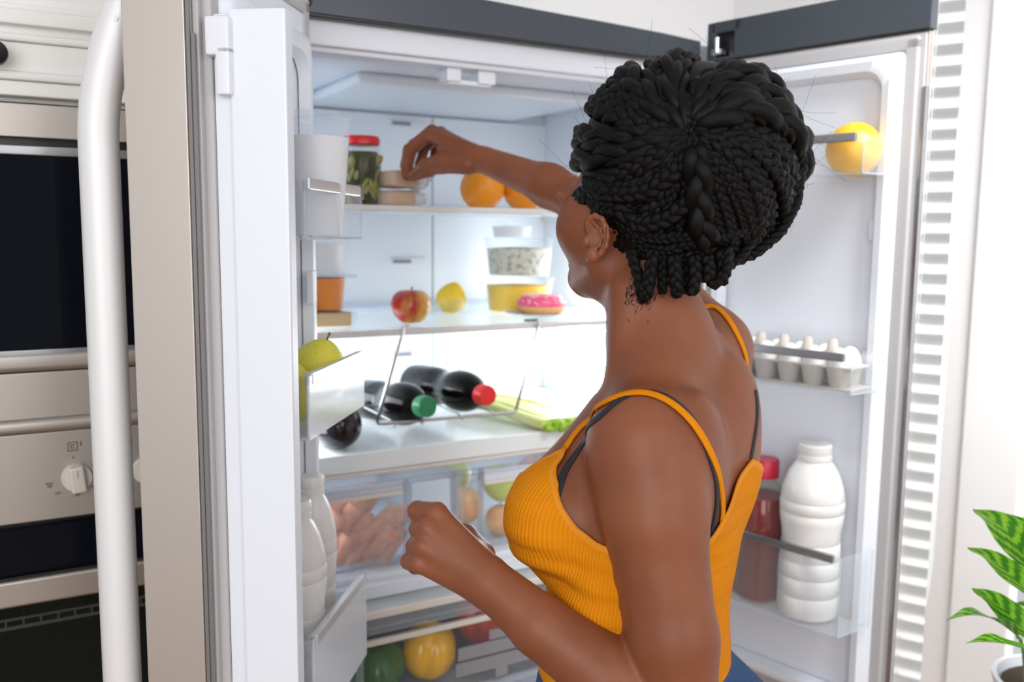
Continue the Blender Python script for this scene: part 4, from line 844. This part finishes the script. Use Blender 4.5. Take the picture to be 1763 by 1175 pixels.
ribbon('strap', [(-0.3268,-0.6517,1.1357), (-0.3123,-0.6505,1.1537), (-0.2994,-0.6616,1.1758), (-0.3262,-0.7343,1.2098), (-0.3119,-0.7521,1.2233), (-0.2962,-0.7675,1.2265), (-0.2824,-0.7854,1.2200), (-0.2706,-0.8008,1.2071), (-0.2542,-0.8109,1.1840), (-0.2380,-0.8125,1.1550), (-0.2187,-0.8050,1.1213), (-0.2028,-0.7929,1.0891), (-0.2045,-0.7902,1.0682)], 0.0095, 0.003, RIB, top)
ribbon('bra_strap', [(-0.3594,-0.6916,1.0988), (-0.3521,-0.6872,1.1103), (-0.3381,-0.6748,1.1234), (-0.3242,-0.6692,1.1372), (-0.3135,-0.6771,1.1572), (-0.3388,-0.7472,1.1991), (-0.3007,-0.7579,1.2272), (-0.2837,-0.7697,1.2278), (-0.2716,-0.7869,1.2194), (-0.2601,-0.8028,1.2020), (-0.2495,-0.8125,1.1755), (-0.2356,-0.8134,1.1419), (-0.2227,-0.8062,1.1123), (-0.2187,-0.8000,1.0901), (-0.2189,-0.7972,1.0759), (-0.2197,-0.7941,1.0616)], 0.009, 0.0012, BLK, WO)
ribbon('strap', [(-0.1634,-0.5389,1.0792), (-0.1541,-0.5420,1.1285), (-0.1229,-0.5564,1.2183), (-0.0673,-0.5669,1.2857), (-0.0259,-0.5751,1.3119), (-0.0280,-0.5994,1.2950), (-0.0297,-0.6181,1.2783), (-0.0281,-0.6330,1.2606), (-0.0245,-0.6437,1.2395), (-0.0228,-0.6614,1.2023), (-0.0270,-0.6767,1.1580), (-0.0377,-0.6877,1.1183), (-0.0539,-0.6925,1.1017)], 0.0095, 0.002, RIB, top)
ribbon('bra_strap', [(-0.0864,-0.7197,1.2070), (-0.0863,-0.7248,1.1873), (-0.0991,-0.7356,1.1575), (-0.1142,-0.7449,1.1284)], 0.008, 0.001, BLK, WO)
# binding round the armhole and neckline, lying on the edge of the camisole
EP = []
for a_ in np.linspace(-PI, PI, 300):
    z_ = float(top_limit(np.array([a_]))[0])-.0045; d_ = TF*math.cos(a_)+TL*math.sin(a_); r_ = np.linspace(.30, .0, 400); pp = CEN+d_[None]*r_[:, None]; pp[:, 2] = z_
    q_ = np.nonzero(TOR.at(pp) < .0035)[0]; EP.append(pp[q_[0]] if len(q_) else pp[-1])
ribbon('binding', EP, .0085, .0048, 'PB', top, thick=.0010, fld=TOR, smooth=1)
# jeans and shoes
JN = Field((-0.5507,-1.0221,0.0200), (0.0893,-0.3821,1.0294), .006)
JN.ell(HIP, TA, (.176, .131, .15), .05); JN.ell(BEL, TA, (.146, .110, .13), .05); JN.ell(HIP-TF*.065+TL*.07+U_*.01, TA, (.09, .10, .12), .04); JN.ell(HIP-TF*.065-TL*.07+U_*.01, TA, (.09, .10, .12), .04)
FT = []
for sgn in (1, -1):
    a = HIP+TL*.085*sgn-U_*.06; kn = HIP+TL*.09*sgn+TF*.02; kn[2] = .47; an = HIP+TL*.085*sgn-TF*.03; an[2] = .10; FT.append(an)
    JN.chain([(a, .098), (kn, .064), (an, .052)], .04)
V, Q = JN.mesh(); V = relax(V, Q, 2); T = np.concatenate([Q[:, [0, 1, 2]], Q[:, [0, 2, 3]]]); dd_ = V-HIP
waist = 0.912+.0+(-(dd_ @ TF))*0.3
V2, T2 = clip(V, T, waist-V[:, 2])
je = npobj('jeans', V2, T2, DEN, WO); sm2 = je.modifiers.new('thickness', 'SOLIDIFY'); sm2.thickness = .002; sm2.offset = 1
for an in FT:
    fs = Field(an-.16, an+.22, .005); fs.ell(v_(*an)-U_*.062+TF*.055, TA, (.042, .125, .034), .02); fs.cap(an-U_*.05, .042, an+U_*.0, .040, .02); fs.D = np.maximum(fs.D, (.004-fs.ax[2])[None, None].astype(np.float32))
    V, Q = fs.mesh(); npobj('shoe', relax(V, Q, 2), Q, mat('white_trainer', (.75, .75, .74), .6), WO)

# ------------------------------------------------------------------ hair: a coil of braids
HAIR = mat('black_hair', (.0026, .0021, .0019), .46, spec=.16); MT['hair'] = HAIR
nt = HAIR.node_tree; uvn = nt.nodes.new('ShaderNodeUVMap'); mpn = nt.nodes.new('ShaderNodeMapping'); mpn.inputs['Scale'].default_value = (26, 40, 1); nzn = nt.nodes.new('ShaderNodeTexNoise'); nzn.inputs['Scale'].default_value = 1; nzn.inputs['Detail'].default_value = 3
bpn = nt.nodes.new('ShaderNodeBump'); bpn.inputs['Strength'].default_value = .55; bpn.inputs['Distance'].default_value = .0016; nt.links.new(uvn.outputs[0], mpn.inputs[0]); nt.links.new(mpn.outputs[0], nzn.inputs['Vector']); nt.links.new(nzn.outputs[0], bpn.inputs['Height']); nt.links.new(bpn.outputs[0], HAIR.node_tree.nodes['Principled BSDF'].inputs['Normal'])
cf = np.array((0.4880,0.8646,-0.1197)); cr = np.array((0.8714,-0.4905,0.0094)); cu = np.array((0.0506,0.1089,0.9928))
HB = v_(*(-0.1367,-0.6440,1.4904)); HR = (.130, .128, .115)
HFd = Field((-0.3967,-0.9040,1.2304), (0.1033,-0.4040,1.6904), .004)
HFd.ell(HB, (cr, cu, cf), (.124, .122, .110), .02); HFd.ell((-0.1859,-0.6030,1.5023), (cr, cu, cf), (.070, .085, .092), .03); HFd.ell((-0.1567,-0.6383,1.4077), (cr, cu, cf), (.078, .060, .082), .03)
HFd.ell((-0.1877,-0.6025,1.4565), (cr, cu, cf), (.066, .050, .088), .02)
HFd.ell((-0.1747,-0.6336,1.3689), (cr, cu, cf), (.040, .045, .060), .02)
V, Q = HFd.mesh(); hair = npobj('hair', relax(V, Q, 2), Q, HAIR, WO)
def onhair(P, off):
    P = np.array(P, float)
    for _ in range(5):
        d = HFd.at(P)-off; gr = HFd.grad(P); gr /= np.linalg.norm(gr, axis=1)[:, None]+1e-9; P = P-gr*np.clip(d, -.03, .03)[:, None]
    return P
def braid(P, wd, pitch=None, stick=True, lift=0, ends=(.55, .45), taper=True):
    """a three-strand plait along the polyline P, wd = half width"""
    P = np.array(P, float); L = np.r_[0, np.cumsum(np.linalg.norm(np.diff(P, axis=0), axis=1))]; n = max(12, int(L[-1]/(wd*.42))); tt = np.linspace(0, L[-1], n)
    P = np.stack([np.interp(tt, L, P[:, k]) for k in range(3)], 1)
    for _ in range(3): P[1:-1] = .5*P[1:-1]+.25*(P[:-2]+P[2:])
    if stick: P = onhair(P, wd*.40+lift); N = HFd.grad(P)
    else: N = P-HB
    T_ = np.gradient(P, axis=0); T_ /= np.linalg.norm(T_, axis=1)[:, None]+1e-9; N = N-T_*(N*T_).sum(1)[:, None]; N /= np.linalg.norm(N, axis=1)[:, None]+1e-9; B = np.cross(T_, N)
    pt = pitch or wd*4.6; u = tt/L[-1]; env = np.clip(np.minimum(u/.12, (1-u)/.12), 0, 1)**.6 if taper else np.ones(n); env = ends[0]+(1-ends[0])*env
    m = MB()
    for k in range(3):
        a = 2*PI*(tt/pt+k/3); c = P+B*(wd*.52*np.sin(a)*env)[:, None]+N*(wd*.34*np.sin(2*a)*env)[:, None]
        m.tube([tuple(q) for q in c], [float(wd*.56*q) for q in env], 9)
    o = m.obj('braid', 'hair', hair); ul_ = o.data.uv_layers.new(name='UVMap'); li_ = np.zeros(len(o.data.loops), np.int32); o.data.loops.foreach_get('vertex_index', li_); kk = li_ % 9
    ul_.data.foreach_set('uv', np.stack([np.abs(kk-4.5)/4.5+((li_//9)//n)*3.3, ((li_//9) % n)*L[-1]/n], 1).astype(np.float32).ravel()); o.data.polygons.foreach_set('use_smooth', [True]*len(o.data.polygons)); o.data.attributes.remove(o.data.attributes['sharp_edge']) if 'sharp_edge' in o.data.attributes else None; return o
rh = random.Random(5)
vd = HB-np.array(tuple(CAM)); vd /= np.linalg.norm(vd); pole = -vd*.96+cu*.24; pole /= np.linalg.norm(pole); e1 = cr-pole*(cr @ pole); e1 /= np.linalg.norm(e1); e2 = np.cross(pole, e1); e2 *= np.sign(e2 @ cu)
def ray_braid(th, wd, a0, a1, swirl, off=0, pitch=None):
    P = []
    for t in np.linspace(0, 1, 26):
        al = math.radians(a0+(a1-a0)*t); az_ = math.radians(th+swirl*(1.25*t-.25*t*t)); d = pole*math.cos(al)+(e1*math.cos(az_)+e2*math.sin(az_))*math.sin(al)
        P.append(HB+cr*(d @ cr)*HR[0]+cu*(d @ cu)*HR[1]+cf*(d @ cf)*HR[2]+d*off)
    return braid(P, wd, pitch, lift=off)
th = 0
while th < 360:
    if 95 < th < 200: wd, sw, hank = rh.uniform(.010, .0155), -28, .5     # left: loose thick hanks
    elif 40 < th <= 95: wd, sw, hank = rh.uniform(.013, .021), -62, .65   # over the top, sweeping right
    elif th <= 40 or th > 330: wd, sw, hank = rh.uniform(.0075, .0125), -50, .15
    elif th > 255: wd, sw, hank = rh.uniform(.0055, .0080), -16, .0       # thin plaits hanging down the back
    else: wd, sw, hank = rh.uniform(.0070, .0110), -22, .2
    ray_braid(th, wd, rh.uniform(1.5, 7), (126 if 80 < th < 215 else 108)+rh.uniform(-8, 12), sw+rh.uniform(-7, 7), rh.uniform(-.003, .001) if 90 < th < 210 else rh.uniform(-.003, .006), wd*rh.uniform(8, 12) if rh.random() < hank else None)
    th += math.degrees(wd*1.5/.115)
for k in range(7): ray_braid(k*51+rh.uniform(-12, 12), .0075, 0, 26, -30, .003)
for wd, pts in ((.0105,[(-0.2781,-0.6124,1.4344),(-0.2915,-0.6659,1.4109),(-0.2749,-0.7002,1.3979),(-0.2467,-0.7374,1.4113),(-0.2170,-0.7502,1.4406)]),(.0105,[(-0.2787,-0.6216,1.4495),(-0.2843,-0.6779,1.4375),(-0.2615,-0.7130,1.4437),(-0.2383,-0.7346,1.4661),(-0.2295,-0.7476,1.4911)]),
(.0075,[(-0.2741,-0.6529,1.4092),(-0.2635,-0.6965,1.3880),(-0.2360,-0.7359,1.3821),(-0.2016,-0.7548,1.3858)]),(.0075,[(-0.2685,-0.6572,1.4010),(-0.2522,-0.6931,1.3745),(-0.2245,-0.7327,1.3689),(-0.1836,-0.7544,1.3792),(-0.1259,-0.7489,1.4026)]),
(.007,[(-0.2631,-0.6619,1.3888),(-0.2469,-0.6978,1.3625),(-0.2126,-0.7293,1.3580),(-0.1643,-0.7435,1.3688)]),(.0165,[(-0.2236,-0.7501,1.4976),(-0.2196,-0.7567,1.4657),(-0.2184,-0.7618,1.4338),(-0.2065,-0.7614,1.4020),(-0.1887,-0.7528,1.3693)]),
(.008,[(-0.2784,-0.6081,1.4639),(-0.2898,-0.6502,1.4482),(-0.2813,-0.7014,1.4467),(-0.2620,-0.7339,1.4576),(-0.2324,-0.7462,1.4898)])): braid(pts, wd, wd*7 if wd > .013 else None, lift=.006, ends=(.6, .3))
for wd, pts in ((.0075,[(-0.2485,-0.6712,1.3808),(-0.2425,-0.6816,1.3468),(-0.2379,-0.6857,1.3195)]),(.0080,[(-0.2309,-0.6927,1.3812),(-0.2399,-0.6980,1.3476),(-0.2415,-0.6947,1.3236)]),(.0082,[(-0.2169,-0.7130,1.3749),(-0.2178,-0.7185,1.3482),(-0.2120,-0.7167,1.3264)]),(.0082,[(-0.1963,-0.7246,1.3751),(-0.1959,-0.7285,1.3483),(-0.1983,-0.7241,1.3292)]),(.0075,[(-0.1935,-0.7041,1.3677),(-0.1925,-0.7084,1.3404),(-0.1942,-0.7089,1.3302)]),
(.0075,[(-0.1828,-0.7322,1.3753),(-0.1815,-0.7357,1.3552),(-0.1827,-0.7307,1.3448)]),(.0075,[(-0.1626,-0.7311,1.3819),(-0.1610,-0.7358,1.3549),(-0.1677,-0.7341,1.3400),(-0.1776,-0.7279,1.3439)]),(.0070,[(-0.1535,-0.7358,1.3854),(-0.1600,-0.7411,1.3619),(-0.1629,-0.7366,1.3414)]),(.0065,[(-0.1117,-0.7348,1.3958),(-0.1281,-0.7289,1.3715),(-0.1405,-0.7229,1.3645)]),(.0065,[(-0.2223,-0.6984,1.3745),(-0.2228,-0.7028,1.3407),(-0.2214,-0.6993,1.3302)]),
(.0105,[(-0.1008,-0.7029,1.5870),(-0.0744,-0.7207,1.5664),(-0.0472,-0.7295,1.5295),(-0.0432,-0.7376,1.4875),(-0.0499,-0.7387,1.4523)]),(.008,[(-0.0452,-0.7385,1.4734),(-0.0506,-0.7402,1.4383),(-0.0691,-0.7347,1.4030),(-0.0981,-0.7220,1.3761),(-0.1219,-0.7096,1.3688)])): braid(pts, wd, stick=False, ends=(.7, .3))
bh = MB(); rb_ = random.Random(4)
for i in range(420):
    if i < 230: p = np.array((-0.2942,-0.6201,1.4387))+cr*rb_.gauss(0, .0055)+cu*rb_.gauss(0, .016); dn = -cu*.5+cr*.6
    else: p = np.array((-0.2389,-0.6775,1.3328))+cr*rb_.gauss(.0, .011)+cu*rb_.gauss(0, .011); dn = -cu*.8-cr*.2
    P = np.stack([p+(dn+np.array([rb_.uniform(-.5, .5) for _ in range(3)]))*rb_.uniform(.003, .007)*s_ for s_ in (0, .35, .7, 1)])
    for _ in range(4):
        d = BODY.at(P)-.0006; gr = BODY.grad(P); gr /= np.linalg.norm(gr, axis=1)[:, None]+1e-9; P = P-gr*np.clip(d, -.02, .02)[:, None]
    if np.linalg.norm(P[-1]-P[0]) > .010 or np.linalg.norm(P[0]-p) > .012: continue
    bh.tube([tuple(q) for q in P], .00030, 3)
tag(bh.obj('baby_hair', 'hair', hair), kind='stuff')
fly = MB(); rf_ = random.Random(9)
for i in range(130):
    a = rf_.uniform(0, 2*PI); d = cr*math.cos(a)+cu*math.sin(a)+cf*rf_.uniform(-.5, .5); d /= np.linalg.norm(d)
    if d @ cu < -.55: continue
    p0 = HB+d*.125; t_ = np.cross(d, cf)*rf_.choice((-1, 1))+d*rf_.uniform(.2, 1.0); L_ = rf_.uniform(.015, .05)*(1.8 if rf_.random() < .12 else 1); w_ = np.array([rf_.uniform(-1, 1) for _ in range(3)])*.35
    fly.tube([tuple(p0+t_*L_*s_+w_*L_*s_*s_) for s_ in np.linspace(0, 1, 7)], .00016, 3)
tag(fly.obj('flyaway_hair', 'hair', hair), kind='stuff')
